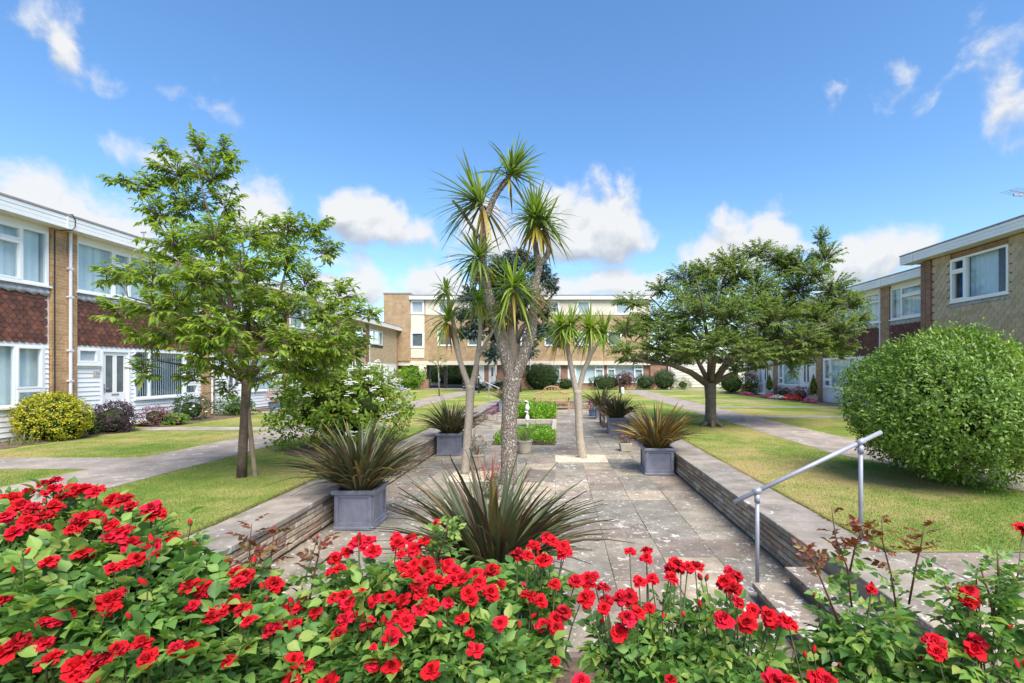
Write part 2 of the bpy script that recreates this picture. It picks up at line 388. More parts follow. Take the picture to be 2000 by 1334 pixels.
# leaves
M['lf_tree1'] = leafm('fresh_tree_leaf', [(0.11, 0.20, 0.025), (0.18, 0.30, 0.035), (0.27, 0.39, 0.045), (0.32, 0.38, 0.065)], 0.5, 0.5)
M['lf_tree2'] = leafm('dark_tree_leaf', [(0.085, 0.15, 0.045), (0.14, 0.225, 0.062), (0.205, 0.295, 0.08), (0.29, 0.36, 0.115)], 0.5, 0.5)
M['lf_bush'] = leafm('euonymus_leaf', [(0.05, 0.12, 0.018), (0.095, 0.195, 0.026), (0.155, 0.27, 0.036), (0.24, 0.35, 0.06), (0.17, 0.25, 0.085)], 0.34, 0.40, big=.3)
M['lf_vib'] = leafm('viburnum_leaf', [(0.09, 0.18, 0.02), (0.15, 0.26, 0.025), (0.24, 0.35, 0.035), (0.31, 0.37, 0.045)], 0.45, 0.5)
M['lf_gold'] = leafm('golden_leaf', [(0.10, 0.18, 0.012), (0.26, 0.30, 0.015), (0.46, 0.42, 0.02), (0.52, 0.44, 0.03)], 0.25, 0.4)
M['lf_purple'] = leafm('purple_leaf', [(0.035, 0.022, 0.035), (0.06, 0.035, 0.055), (0.10, 0.05, 0.085), (0.075, 0.065, 0.06)], 0.2, 0.5)
M['lf_plum'] = leafm('plum_leaf', [(0.10, 0.035, 0.06), (0.19, 0.07, 0.11), (0.28, 0.13, 0.17)], 0.3, 0.5)
M['lf_green'] = leafm('shrub_leaf', [(0.03, 0.085, 0.018), (0.055, 0.13, 0.022), (0.085, 0.17, 0.03)], 0.3, 0.45)
M['lf_dark'] = leafm('dark_shrub_leaf', [(0.02, 0.055, 0.018), (0.035, 0.08, 0.022), (0.055, 0.105, 0.03)], 0.22, 0.45)
M['lf_lime'] = leafm('lime_leaf', [(0.10, 0.25, 0.012), (0.17, 0.35, 0.018), (0.25, 0.44, 0.03)], 0.4, 0.45)
M['lf_blue'] = leafm('cedar_needles', [(0.028, 0.055, 0.048), (0.045, 0.08, 0.066), (0.075, 0.115, 0.095)], 0.15, 0.6)
M['lf_cone'] = leafm('golden_conifer', [(0.10, 0.15, 0.015), (0.19, 0.23, 0.02), (0.27, 0.28, 0.025)], 0.2, 0.5)
M['lf_olive'] = leafm('young_tree_leaf', [(0.14, 0.19, 0.06), (0.20, 0.25, 0.09), (0.27, 0.30, 0.12)], 0.4, 0.5)
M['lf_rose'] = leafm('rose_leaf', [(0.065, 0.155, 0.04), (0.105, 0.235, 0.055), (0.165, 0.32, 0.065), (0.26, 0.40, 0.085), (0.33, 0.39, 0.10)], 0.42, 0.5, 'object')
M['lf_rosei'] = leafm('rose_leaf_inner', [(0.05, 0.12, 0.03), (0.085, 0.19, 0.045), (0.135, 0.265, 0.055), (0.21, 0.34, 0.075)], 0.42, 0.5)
M['lf_rosered'] = leafm('young_rose_leaf', [(0.16, 0.035, 0.025), (0.24, 0.07, 0.03), (0.13, 0.05, 0.03), (0.20, 0.13, 0.04)], 0.35, 0.36, 'object')
M['lf_phor'] = leafm('bronze_flax', [(0.055, 0.065, 0.032), (0.085, 0.105, 0.045), (0.13, 0.155, 0.07), (0.12, 0.055, 0.04), (0.09, 0.10, 0.05), (0.22, 0.16, 0.05)], 0.2, 0.42, 'object', (1.1, 1.0, 0.7))
M['lf_phor2'] = leafm('golden_flax', [(0.06, 0.065, 0.03), (0.11, 0.12, 0.05), (0.15, 0.075, 0.035), (0.30, 0.20, 0.04), (0.36, 0.24, 0.04), (0.10, 0.10, 0.045)], 0.16, 0.42, 'object', (1.1, 1.0, 0.7))
M['lf_cor'] = leafm('cordyline_leaf', [(0.08, 0.145, 0.045), (0.12, 0.20, 0.05), (0.18, 0.275, 0.06), (0.24, 0.33, 0.075)], 0.35, 0.42)
M['lf_cor2'] = leafm('cordyline_leaf_bright', [(0.10, 0.19, 0.025), (0.16, 0.28, 0.03), (0.24, 0.36, 0.045), (0.30, 0.34, 0.06)], 0.35, 0.42)
M['lf_cory'] = leafm('cordyline_leaf_yellow', [(0.30, 0.30, 0.03), (0.45, 0.36, 0.03), (0.34, 0.22, 0.06), (0.24, 0.16, 0.07)], 0.3, 0.5)
M['dead'] = leafm('dry_panicle', [(0.26, 0.14, 0.08), (0.36, 0.21, 0.12), (0.40, 0.27, 0.16)], 0.2, 0.8)
M['petal'] = leafm('rose_petal', [(0.28, 0.0015, 0.006), (0.47, 0.002, 0.009), (0.60, 0.003, 0.012), (0.66, 0.004, 0.018), (0.64, 0.008, 0.045)], 0.25, 0.9, 'object', (1.2, 0.4, 0.8))
M['wpetal'] = leafm('white_petal', [(0.74, 0.74, 0.76), (0.80, 0.80, 0.80), (0.84, 0.80, 0.82)], 0.25, 0.6, 'island', (1, 1, 1))
M['rpetal'] = leafm('bedding_red', [(0.55, 0.01, 0.012), (0.62, 0.012, 0.02), (0.58, 0.03, 0.05)], 0.25, 0.6, 'island', (1.2, .6, .6))
M['ppetal'] = leafm('bedding_pink', [(0.60, 0.02, 0.22), (0.66, 0.05, 0.30), (0.70, 0.2, 0.42)], 0.25, 0.6, 'island', (1.1, .8, .9))
M['vpetal'] = leafm('bedding_purple', [(0.30, 0.03, 0.30), (0.42, 0.06, 0.38), (0.55, 0.1, 0.4)], 0.25, 0.6, 'island', (1.1, .8, 1.0))
M['opetal'] = leafm('orange_petal', [(0.70, 0.16, 0.06), (0.75, 0.22, 0.10)], 0.25, 0.6, 'island', (1.1, .8, .8))
M['rstem'] = solid('rose_stem', (0.07, 0.10, 0.03), (0.12, 0.11, 0.05), 12, 0.6)
M['rstem_red'] = solid('young_rose_stem', (0.13, 0.035, 0.03), (0.10, 0.06, 0.03), 12, 0.5)

def grass_col(k, pos):
    big = k.noise(pos, 0.42, 5, 0.6, 0.3); mid = k.noise(pos, 2.6, 5, 0.6); fine = k.noise(pos, 38, 3)
    f = k.m('ADD', k.m('MULTIPLY', big, 0.72), k.m('ADD', k.m('MULTIPLY', mid, 0.26), k.m('MULTIPLY', fine, 0.12)))
    return k.ramp(f, [(0.43, (0.12, 0.195, 0.034)), (0.525, (0.185, 0.235, 0.052)), (0.585, (0.27, 0.27, 0.085)), (0.665, (0.37, 0.295, 0.13))]), fine
def lawn_mat():
    m, k, p, o = base_mat('lawn'); g = k.n('ShaderNodeNewGeometry'); col, fine = grass_col(k, g.outputs['Position'])
    k.l(col, p.inputs['Base Color']); p.inputs['Roughness'].default_value = 0.95; p.inputs['Specular IOR Level'].default_value = 0.1
    bump(k, p, k.noise(g.outputs['Position'], 55, 4), 0.8, 0.02); return m
def blade_mat():
    m, k, p, o = base_mat('grass_blade'); g = k.n('ShaderNodeNewGeometry'); col, fine = grass_col(k, g.outputs['Position'])
    col = k.mixc(1.0, col, k.ramp(g.outputs['Random Per Island'], [(0.0, 0.75), (1.0, 1.35)]), 'MULTIPLY')
    k.l(col, p.inputs['Base Color']); p.inputs['Roughness'].default_value = 0.6; p.inputs['Specular IOR Level'].default_value = 0.2
    tr = k.n('ShaderNodeBsdfTranslucent'); k.l(col, tr.inputs[0]); ms = k.n('ShaderNodeMixShader'); ms.inputs[0].default_value = 0.3
    k.l(p.outputs[0], ms.inputs[1]); k.l(tr.outputs[0], ms.inputs[2]); k.l(ms.outputs[0], o.inputs[0]); return m
M['lawn'] = lawn_mat(); M['blade'] = blade_mat()
def water_mat():
    m, k, p, o = base_mat('pond_water'); p.inputs['Base Color'].default_value = (0.015, 0.03, 0.02, 1); p.inputs['Roughness'].default_value = 0.06
    g = k.n('ShaderNodeNewGeometry'); bump(k, p, k.noise(g.outputs['Position'], 9, 3), 0.08, 0.02); return m
M['water'] = water_mat()
# =================================================================== THE SETTING
XIL, XIR = -2.95, 2.29           # inner faces of the sunken garden's side walls
XOL, XOR = -3.52, 2.87           # outer edges of the copings
YN, YF = 3.45, 25.4              # near edge of the sunken paving, face of the far wall
YP0, YP1 = 2.65, 4.22            # raised paving strip in front of the lawns
YS = 4.25                        # back edge of the steps

# lawn: one sheet to the horizon around the sunken garden
mb = MB()
def sheet(x0, x1, y0, y1, z): mb.add([(x0, y0, z), (x1, y0, z), (x1, y1, z), (x0, y1, z)], [(0, 1, 2, 3)])
sheet(-900, XOL, YP1, 900, LAWN); sheet(XOR, 900, YP1, 900, LAWN); sheet(XOL, XOR, YF+0.52, 900, LAWN)
sheet(-900, 900, -900, -8, LAWN); sheet(-900, -20, -8, YP1, LAWN); sheet(20, 900, -8, YP1, LAWN)
struct(mb.build('lawn', M['lawn']))

# soil of the rose bed
nx, ny = 120, 60; xs = np.linspace(-20, 20, nx); xs = np.sign(xs)*np.abs(xs/20)**1.8*20; ys = np.linspace(-8, 3.41, ny)
def soil_z(x): return -0.075 + 0.43*(min(1, max(0, (abs(x+0.4)-1.9)/0.9)))
V = [(x, y, soil_z(x)+random.uniform(-.018, .018)) for y in ys for x in xs]
Fq = [(j*nx+i, j*nx+i+1, (j+1)*nx+i+1, (j+1)*nx+i) for j in range(ny-1) for i in range(nx-1)]
o = link('soil', mesh_np('soil', V, Fq, M['soil'], True)); struct(o)

# paths
def path(name, rects):
    m = MB()
    for x0, x1, y0, y1 in rects:
        n = max(1, int((y1-y0)/1.0)) if y1-y0 > x1-x0 else 1
        m.add([(x0, y0, LAWN+.006), (x1, y0, LAWN+.006), (x1, y1, LAWN+.006), (x0, y1, LAWN+.006)], [(0, 1, 2, 3)])
    return struct(m.build(name, M['path']))
path('path', [(-7.5, -6.02, YP1, 40.6), (-14.4, -6.02, 40.6, 60)])
path('path', [(-13.0, -7.5, 7.75, 8.75)]); path('path', [(-11.4, -7.5, 12.75, 13.55)]); path('path', [(-11.4, -7.5, 17.9, 18.6)]); path('path', [(-11.4, -7.5, 22.9, 23.6)])
path('path', [(5.25, 6.75, 9.2, 38.0), (5.25, 14, 38.0, 39.4)])
m = MB().add([(6.7, YP1, LAWN+.006), (8.2, YP1, LAWN+.006), (6.75, 9.2, LAWN+.006), (5.25, 9.2, LAWN+.006)], [(0, 1, 2, 3)]); struct(m.build('path', M['path'])); path('path', [(6.75, 12.4, 16.2, 16.95)]); path('path', [(6.75, 12.4, 20.6, 21.25)]); path('path', [(6.75, 12.4, 25.4, 26.0)])
# soil strips in front of the terraces
def strip(x0, x1, y0, y1):
    n = 40; V = []; 
    for j in range(n+1):
        y = y0+(y1-y0)*j/n
        wv = 0.05*math.sin(j*1.7)+random.uniform(-.04, .04)
        a, b = (x0, x1+wv) if x0 < 0 else (x0+wv, x1)
        V += [(a, y, LAWN+.010), ((a+b)/2, y, LAWN+.05+random.uniform(-.01, .01)), (b, y, LAWN+.008)]
    Fq = [(3*j+i, 3*j+i+1, 3*j+i+4, 3*j+i+3) for j in range(n) for i in (0, 1)]
    struct(link('flower_bed', mesh_np('flower_bed', V, Fq, M['soil'])))
strip(-12.2, -11.15, 6.8, 13.1); strip(-12.2, -10.95, 13.6, 17.6); strip(-12.2, -11.3, 18.8, 26)
strip(12.15, 13.3, 21.4, 25.2); strip(11.9, 13.3, 26.2, 36)

# ---- sunken paving: every slab a piece
def slab_mesh(name, wx, wy, h, ch, mat):
    x, y = wx/2, wy/2; c = ch
    vs = [(-x, -y, -h), (x, -y, -h), (x, y, -h), (-x, y, -h), (-x, -y, -c), (x, -y, -c), (x, y, -c), (-x, y, -c),
          (-x+c, -y+c, 0), (x-c, -y+c, 0), (x-c, y-c, 0), (-x+c, y-c, 0)]
    fs = [(0, 1, 5, 4), (1, 2, 6, 5), (2, 3, 7, 6), (3, 0, 4, 7), (4, 5, 9, 8), (5, 6, 10, 9), (6, 7, 11, 10), (7, 4, 8, 11), (8, 9, 10, 11)]
    me = bpy.data.meshes.new(name); me.from_pydata(vs, [], fs); me.update(); me.materials.append(mat); return me
PX0, PX1, PY0, PY1 = -1.80, -0.06, 13.0, 23.6          # the pond bed
bed = MB()
for x0, x1, y0, y1 in ((XIL-.3, XIR+.3, YN-.02, PY0), (XIL-.3, XIR+.3, PY1, YF+.2), (XIL-.3, PX0, PY0, PY1), (PX1, XIR+.3, PY0, PY1)): bed.box(x0, x1, y0, y1, -.25, -.008)
bed = bed.build('terrace_paving', M['mortar']); struct(bed)
ncol = 9; cw = (XIR-XIL)/ncol; nrow = 38; rl = (YF-YN)/nrow
sm = slab_mesh('slab', cw-.007, rl-.007, .045, .004, M['slab']); sm2 = slab_mesh('slab', cw-.007, 2*rl-.007, .045, .004, M['slab'])
GR = [(-2.05, -1.15, 8.75, 9.62), (-1.2, -0.55, 8.1, 8.75), (-0.07, 1.12, 10.6, 11.5)]    # gravel squares around the cabbage palms
for i in range(ncol):
    x = XIL+(i+.5)*cw; j = 0
    while j < nrow:
        y0 = YN+j*rl; big = (random.random() < .16 and j < nrow-1)
        y = y0+rl*(1 if big else .5)
        inpond = PX0-.1 < x < PX1+.1 and PY0-.2 < y < PY1+.2
        ingr = any(a-.12 < x < b+.12 and c-.05 < y < d+.05 for a, b, c, d in (GR[0], GR[2]))
        if not inpond and not ingr:
            o = link('slab', sm2 if big else sm, bed, (x+random.uniform(-.003, .003), y+random.uniform(-.003, .003), random.uniform(-.004, .006)))
            o.rotation_euler = (random.gauss(0, .005), random.gauss(0, .005), random.gauss(0, .005))
        j += 2 if big else 1
# dark kerb between paving and rose bed
k = MB()
for i in range(5):
    a = XIL+i*(1.71-XIL)/5; k.box(a+.004, a+(1.71-XIL)/5-.004, YN-.075, YN-.012, -.12, .004)
tag(k.build('kerb', M['kerb'], bevel=.006), 'dark stone kerb between the sunken paving and the rose bed', 'kerb')

# gravel squares
for gi, (x0, x1, y0, y1) in enumerate((GR[0], GR[2])):
    m = MB().box(x0, x1, y0, y1, -.03, -.002)
    for _ in range(650):
        c = Vector((random.uniform(x0+.01, x1-.01), random.uniform(y0+.01, y1-.01), random.uniform(-.002, .008))); s = random.uniform(.008, .016)
        m.add([c+Vector(v)*s for v in ((1, 0, 0), (-1, .2, 0), (0, 1, .1), (.1, -1, 0), (0, 0, .8), (0, 0, -.8))],
              [(0, 2, 4), (2, 1, 4), (1, 3, 4), (3, 0, 4), (2, 0, 5), (1, 2, 5), (3, 1, 5), (0, 3, 5)])
    o = m.build('gravel', M['gravel'], kind='stuff'); o['label'] = 'pale gravel filling the square at the palm foot'

# ---- retaining walls
stone_var = []
for L in (.18, .24, .30, .37, .45):
    h, d = .064, .05; x, z = L/2-.004, h/2-.003; vs = []
    for (sx, sz) in ((-1, -1), (1, -1), (1, 1), (-1, 1)): vs.append((0, sx*x, sz*z))
    for (sx, sz) in ((-1, -1), (1, -1), (1, 1), (-1, 1)): vs.append((d-.008+random.uniform(-.003, .003), sx*x, sz*z))
    for (sx, sz) in ((-1, -1), (1, -1), (1, 1), (-1, 1)): vs.append((d+random.uniform(-.004, .006), sx*(x-.012), sz*(z-.010)))
    fs = [(0, 1, 5, 4), (1, 2, 6, 5), (2, 3, 7, 6), (3, 0, 4, 7), (4, 5, 9, 8), (5, 6, 10, 9), (6, 7, 11, 10), (7, 4, 8, 11), (8, 9, 10, 11)]
    me = bpy.data.meshes.new('stone'); me.from_pydata(vs, [], fs); me.update(); me.materials.append(M['stone']); stone_var.append((L, me))
def stone_face(root, p0, p1, z0, courses, rot, limit=300):
    """a face of coursed stones from p0 to p1 (nearest end first); stones beyond the limit are joined"""
    p0, p1 = Vector(p0), Vector(p1); D = (p1-p0).length; d = (p1-p0)/D; cnt = []; 
    for c in range(courses):
        s = -random.uniform(0, .2)
        while s < D:
            L, me = random.choice(stone_var)
            a, b = max(s, 0), min(s+L, D)
            if b-a > .05: cnt.append(((a+b)/2, c, (b-a)/L, me, L))
            s += L
    cnt.sort(key=lambda t: t[0]); rest = MB(); R = Matrix.Rotation(rot, 3, 'Z')
    for i, (m, c, sc, me, L) in enumerate(cnt):
        pos = p0+d*m+Vector((0, 0, z0+(c+.5)*.066))
        if i < limit:
            o = link('stone', me, root, pos); o.rotation_euler = (0, random.gauss(0, .01), rot); o.scale = (random.uniform(.9, 1.06), sc, 1)
        else:
            rest.add([pos+R @ Vector((v.co.x, v.co.y*sc, v.co.z)) for v in me.vertices], [tuple(p.vertices) for p in me.polygons])
    if rest.v: rest.build('far_stones', M['stone'], root, kind='stuff')
def copings(root, x0, x1, y0, y1, z, axis, L=.76, mat=None):
    n = max(1, round(((y1-y0) if axis == 'Y' else (x1-x0))/L)); a, b = (y0, y1) if axis == 'Y' else (x0, x1); st = (b-a)/n
    me = slab_mesh('coping_slab', (x1-x0) if axis == 'Y' else st-.01, st-.01 if axis == 'Y' else (y1-y0), .055, .007, mat or M['coping'])
    for i in range(n):
        c = a+(i+.5)*st; pos = ((x0+x1)/2, c, z) if axis == 'Y' else (c, (y0+y1)/2, z)
        o = link('coping_slab', me, root, Vector(pos)+Vector((random.uniform(-.004, .004), 0, random.uniform(-.002, .003)))); o.rotation_euler = (random.gauss(0, .002), random.gauss(0, .002), random.gauss(0, .003))
wl = thing('retaining_wall', 'low stone retaining wall along the lawn with the staked tree', 'garden wall', (XIL-.25, 14, 0))
MB().box(XOL+.05, XIL-.045, YP0, YF+.5, -.1, .36).build('core', M['mortar'], wl)
stone_face(wl, (XIL-.05, YP0, 0), (XIL-.05, YF, 0), 0.02, 5, 0)
copings(wl, XOL, XIL+.025, YP0, YF-.03, .42, 'Y')
wr = thing('retaining_wall', 'low stone retaining wall ending at the steps and handrail', 'garden wall', (XIR+.25, 14, 0))
MB().box(XIR+.045, XOR-.05, YS, YF+.5, -.1, .36).build('core', M['mortar'], wr)
stone_face(wr, (XIR+.05, YS, 0), (XIR+.05, YF, 0), 0.02, 5, math.pi)
copings(wr, XIR-.025, XOR, YS-.02, YF-.03, .42, 'Y')
wf = thing('retaining_wall', 'low stone retaining wall across the end behind the arched bench', 'garden wall', ((XIL+XIR)/2, YF+.2, 0))
MB().box(XIL-.05, XIR+.05, YF+.045, YF+.45, -.1, .36).build('core', M['mortar'], wf)
stone_face(wf, (XIL, YF+.05, 0), (XIR, YF+.05, 0), 0.02, 5, -math.pi/2, 100)
copings(wf, XOL, XOR, YF-.025, YF+.52, .42, 'X')

# ---- raised paving strips on both sides of the rose bed
def platform(x0, x1, name='raised_paving'):
    b = MB().box(x0, x1, YP0, YP1, -.1, .372).build(name, M['mortar']); struct(b)
    n = round((x1-x0)/.78); st = (x1-x0)/n; r = [(YP0, 3.12), (3.12, YP1)]
    ms = [slab_mesh('slab', st-.012, b_-a-.012, .05, .006, M['slab']) for a, b_ in r]
    for i in range(n):
        for (a, b_), me in zip(r, ms):
            link('slab', me, b, (x0+(i+.5)*st, (a+b_)/2, .42+random.uniform(-.003, .003)))
platform(XIR+.02, 11.0); platform(-11.0, XOL-.01)
# steps up to the right
stp = thing('garden_steps', 'two stone steps beside the metal handrail', 'steps', (2.0, 3.4, 0))
MB().box(1.745, XIR-.002, YP0, YS-.02, -.05, .09).build('riser', M['kerb'], stp)
MB().box(2.03, XIR-.002, YP0+.002, YS-.022, .09, .23).build('riser', M['kerb'], stp)
MB().box(1.71, 2.028, YP0-.01, YS, .09, .14).build('tread', M['slab'], stp, bevel=.006)
MB().box(1.99, XIR-.004, YP0-.008, YS-.004, .231, .28).build('tread', M['slab'], stp, bevel=.006)

# =================================================================== HOUSES
def window(parent, fr, u0, u1, z0, z1, mull=(), trans=None, sash=(), sill=True, pane='glass', t=.055, out=.03, blind=None):
    trans = trans or {}
    m = MB(fr); w0, w1 = -.05, out
    m.box(u0, u1, w0, w1, z0, z0+t); m.box(u0, u1, w0, w1, z1-t, z1)
    m.box(u0, u0+t, w0, w1, z0+t, z1-t); m.box(u1-t, u1, w0, w1, z0+t, z1-t)
    edges = [u0+t/2]+list(mull)+[u1-t/2]; lights = []
    for q in mull: m.box(q-t/2, q+t/2, w0, w1-.001, z0+t, z1-t)
    for i, (a, b) in enumerate(zip(edges[:-1], edges[1:])):
        zs = [z0+t/2]+list(trans.get(i, []))+[z1-t/2]
        for q in trans.get(i, []): m.box(a+t/2, b-t/2, w0, w1-.002, q-t/2, q+t/2)
        for j, (c, d) in enumerate(zip(zs[:-1], zs[1:])):
            lights.append((a+t/2, b-t/2, c+t/2, d-t/2))
            if i in sash:
                s = .035; A, B, Cc, D = lights[-1]; o1 = w1+.012
                m.box(A-.008, B+.008, w0, o1, Cc-.008, Cc+s); m.box(A-.008, B+.008, w0, o1, D-s, D+.008)
                m.box(A-.008, A+s, w0, o1, Cc+s, D-s); m.box(B-s, B+.008, w0, o1, Cc+s, D-s)
    win = m.build('window', M['upvc'], parent)
    for A, B, Cc, D in lights: MB(fr).box(A-.004, B+.004, -.012, -.006, Cc-.004, D+.004).build('pane', M[pane], win)
    if sill: MB(fr).box(u0-.03, u1+.03, -.04, .085, z0-.045, z0-.002).build('sill', M['upvc'], win)
    if blind:
        b = MB(fr); style = blind[0]
        if style == 'vane':
            ang = blind[1]; x = u0+.05
            while x < u1-.05:
                c = math.cos(ang)*.043; s = math.sin(ang)*.043; a2 = random.gauss(0, .004)
                p = [(x-c, -.14-s), (x+c, -.14+s)]
                b.add([fr(p[0][0], p[0][1], z0+.06+a2), fr(p[1][0], p[1][1], z0+.06+a2), fr(p[1][0], p[1][1], z1-.03), fr(p[0][0], p[0][1], z1-.03),
                       fr(p[0][0], p[0][1]-.002, z0+.06+a2), fr(p[1][0], p[1][1]-.002, z0+.06+a2), fr(p[1][0], p[1][1]-.002, z1-.03), fr(p[0][0], p[0][1]-.002, z1-.03)],
                      [(0, 1, 2, 3), (7, 6, 5, 4), (0, 4, 5, 1), (3, 2, 6, 7)])
                x += .082
            b.build('blind', M['blind'], win)
        elif style == 'roller':
            b.box(u0+.04, u1-.04, -.12, -.115, z0+.05, z1-.03).build('blind', M['blind'], win)
    return win

def gutterpipe(root, fr, u, z0, z1, w=.12, r=.034, name='drainpipe'):
    m = MB(); pts = [fr(u, w, z) for z in (z0, (z0+z1)/2, z1)]; m.tube(pts, r, 10)
    o = m.build(name, M['pipe'], root, smooth=False)
    for z in (z0+1.25, z0+2.0, z1-1.6, z1-.9):
        if z0 < z < z1: MB(fr).box(u-.05, u+.05, w-.07, w+.04, z-.02, z+.02).build('bracket', M['pipe'], o)
    return o

def tile_mesh(name, wd, ln, th, rounded, mat):
    x = wd/2-.003; vs2 = [(-x, 0), (-x, -ln*.62)] + ([(-x*.72, -ln*.86), (-x*.3, -ln*.98), (x*.3, -ln*.98), (x*.72, -ln*.86)] if rounded else [(-x*.62, -ln), (x*.62, -ln)]) + [(x, -ln*.62), (x, 0)]
    n = len(vs2); vs = []
    for (u, z) in vs2: vs.append((u, .004-.11*z*1.0*0.18, z))
    for (u, z) in vs2: vs.append((u, .004-.11*z*0.18+th+(-z)*.07, z))
    fs = [tuple(range(n)), tuple(range(2*n-1, n-1, -1))]+[(i, i+n, (i+1) % n+n, (i+1) % n) for i in range(n)]
    return vs, fs
def hang_tiles(root, fr, u0, u1, z0, z1, wd, gauge, ln, rounded, mat, each, holes=(), limit=300, vis=None, th=.013):
    vs, fs = tile_mesh('tile', wd, ln, th, rounded, mat)
    lst = []; r = 0; z = z0+ln*.98
    while z-ln*.98 < z1-gauge*.4:
        u = u0+(wd/2 if r % 2 == 0 else wd)
        while u < u1-wd*.3:
            if not any(a-wd*.3 < u < b+wd*.3 and c-.02 < z-ln*.5 < d+.06 for a, b, c, d in holes): lst.append((u, min(z, z1)))
            u += wd
        z += gauge; r += 1
    me = bpy.data.meshes.new('tile'); me.from_pydata([Vector(fr(u, w_, z))-Vector(fr(0, 0, 0)) for u, w_, z in vs], [], fs); me.update(); me.materials.append(mat)
    rest = MB(); ind = lst if each else []
    if each and len(lst) > limit:
        lst.sort(key=vis or (lambda t: t[0])); ind, oth = lst[:limit], lst[limit:]
    else: oth = [] if each else lst
    for u, z in ind:
        o = link('tile', me, root, fr(u, 0, z)); o.rotation_euler = (random.gauss(0, .006), random.gauss(0, .006), random.gauss(0, .006))
    for u, z in oth: rest.add([fr(u+a, b, z+c) for a, b, c in vs], fs)
    if rest.v: rest.build('hung_tiles', mat, root, kind='stuff')

def flashing(root, fr, u0, u1, z0, z1, scallop=True):
    m = MB(fr); n = max(2, int((u1-u0)/.045)); base = len(m.v); top = []
    for i in range(n+1):
        u = u0+(u1-u0)*i/n; wv = .022*math.sin(i*1.15)+.012*math.sin(i*2.9+1) if scallop else 0
        m.v += [fr(u, .012, z1), fr(u, .050+.012*math.sin(i*1.9), (z0+z1)/2), fr(u, .056, z0+wv), fr(u, .03, z0+wv+.003)]
    for i in range(n):
        for j in range(3): m.f.append((4*i+j, 4*i+j+1, 4*i+j+5, 4*i+j+4))
    m.build('lead_flashing', M['lead'], root, smooth=True)

def door(root, fr, u0, u1, z0, z1, style=0):
    m = MB(fr); t = .06
    m.box(u0, u0+t, -.06, .03, z0, z1); m.box(u1-t, u1, -.06, .03, z0, z1); m.box(u0+t, u1-t, -.06, .03, z1-t, z1)
    d = m.build('door_frame', M['upvc'], root); a, b = u0+t+.004, u1-t-.004; mid = (a+b)/2
    lf = MB(fr); zt = z1-t-.006; gl = []
    if style == 0:
        gz0, gz1 = z0+(z1-z0)*.42, zt-.09
        for (p, q) in ((a+.10, mid-.055), (mid+.055, b-.10)): gl.append((p, q, gz0, gz1))
    else: gl.append((mid-.09, mid+.09, z0+(z1-z0)*.5, zt-.14))
    holes_wall(lf, a, b, -.05, -.01, z0+.01, zt, gl)
    leaf = lf.build('door', M['upvc'], root)
    for g in gl: MB(fr).box(g[0], g[1], -.035, -.028, g[2], g[3]).build('pane', M['dglass'], leaf)
    pm = MB(fr); pz0, pz1 = z0+.14, z0+(z1-z0)*.30
    for (A, B, c, e) in ((a+.12, b-.12, pz1-.02, pz1), (a+.12, b-.12, pz0, pz0+.02), (a+.12, a+.14, pz0+.02, pz1-.02), (b-.14, b-.12, pz0+.02, pz1-.02)): pm.box(A, B, -.009, .004, c, e)
    pm.build('panel_moulding', M['upvc'], leaf)
    MB(fr).box(mid-.11, mid+.11, -.009, .006, z0+(z1-z0)*.385, z0+(z1-z0)*.385+.035).build('letterbox', M['trim'], leaf)
    h = MB(fr); h.box(a+.03, a+.06, -.009, .01, z0+(z1-z0)*.42, z0+(z1-z0)*.54); h.box(a+.035, a+.15, .01, .035, z0+(z1-z0)*.47, z0+(z1-z0)*.48+.01)
    h.build('handle', M['steel'], leaf)
    return leaf

def fascia(root, fr, u0, u1, z0, z1, w, cap=True, depth=7.0, joint=True):
    r = MB(fr).box(u0+.002, u1-.002, -depth, w-.03, z0+.03, z1-.02).build('roof', M['roof'], root)
    n = 3; h = (z1-z0-.03)/n
    for i in range(n): MB(fr).box(u0+.002, u1-.002, w-.03, w-.004*(i % 2)+.002*i, z0+i*h, z0+(i+1)*h-.006).build('fascia_board', M['fascia'], r)
    MB(fr).box(u0, u1, w-.25, w+.02, z1-.028, z1+.015).build('roof_trim', M['trim'], r)
    MB(fr).box(u0+.002, u1-.002, -.02, w-.032, z0+.005, z0+.029).build('soffit', M['soffit'], r)
    if joint: MB(fr).box(u0+.02, u0+.065, w+.003, w+.012, z0-.01, z1-.03).build('joint_cover', M['fascia'], r)
    return r

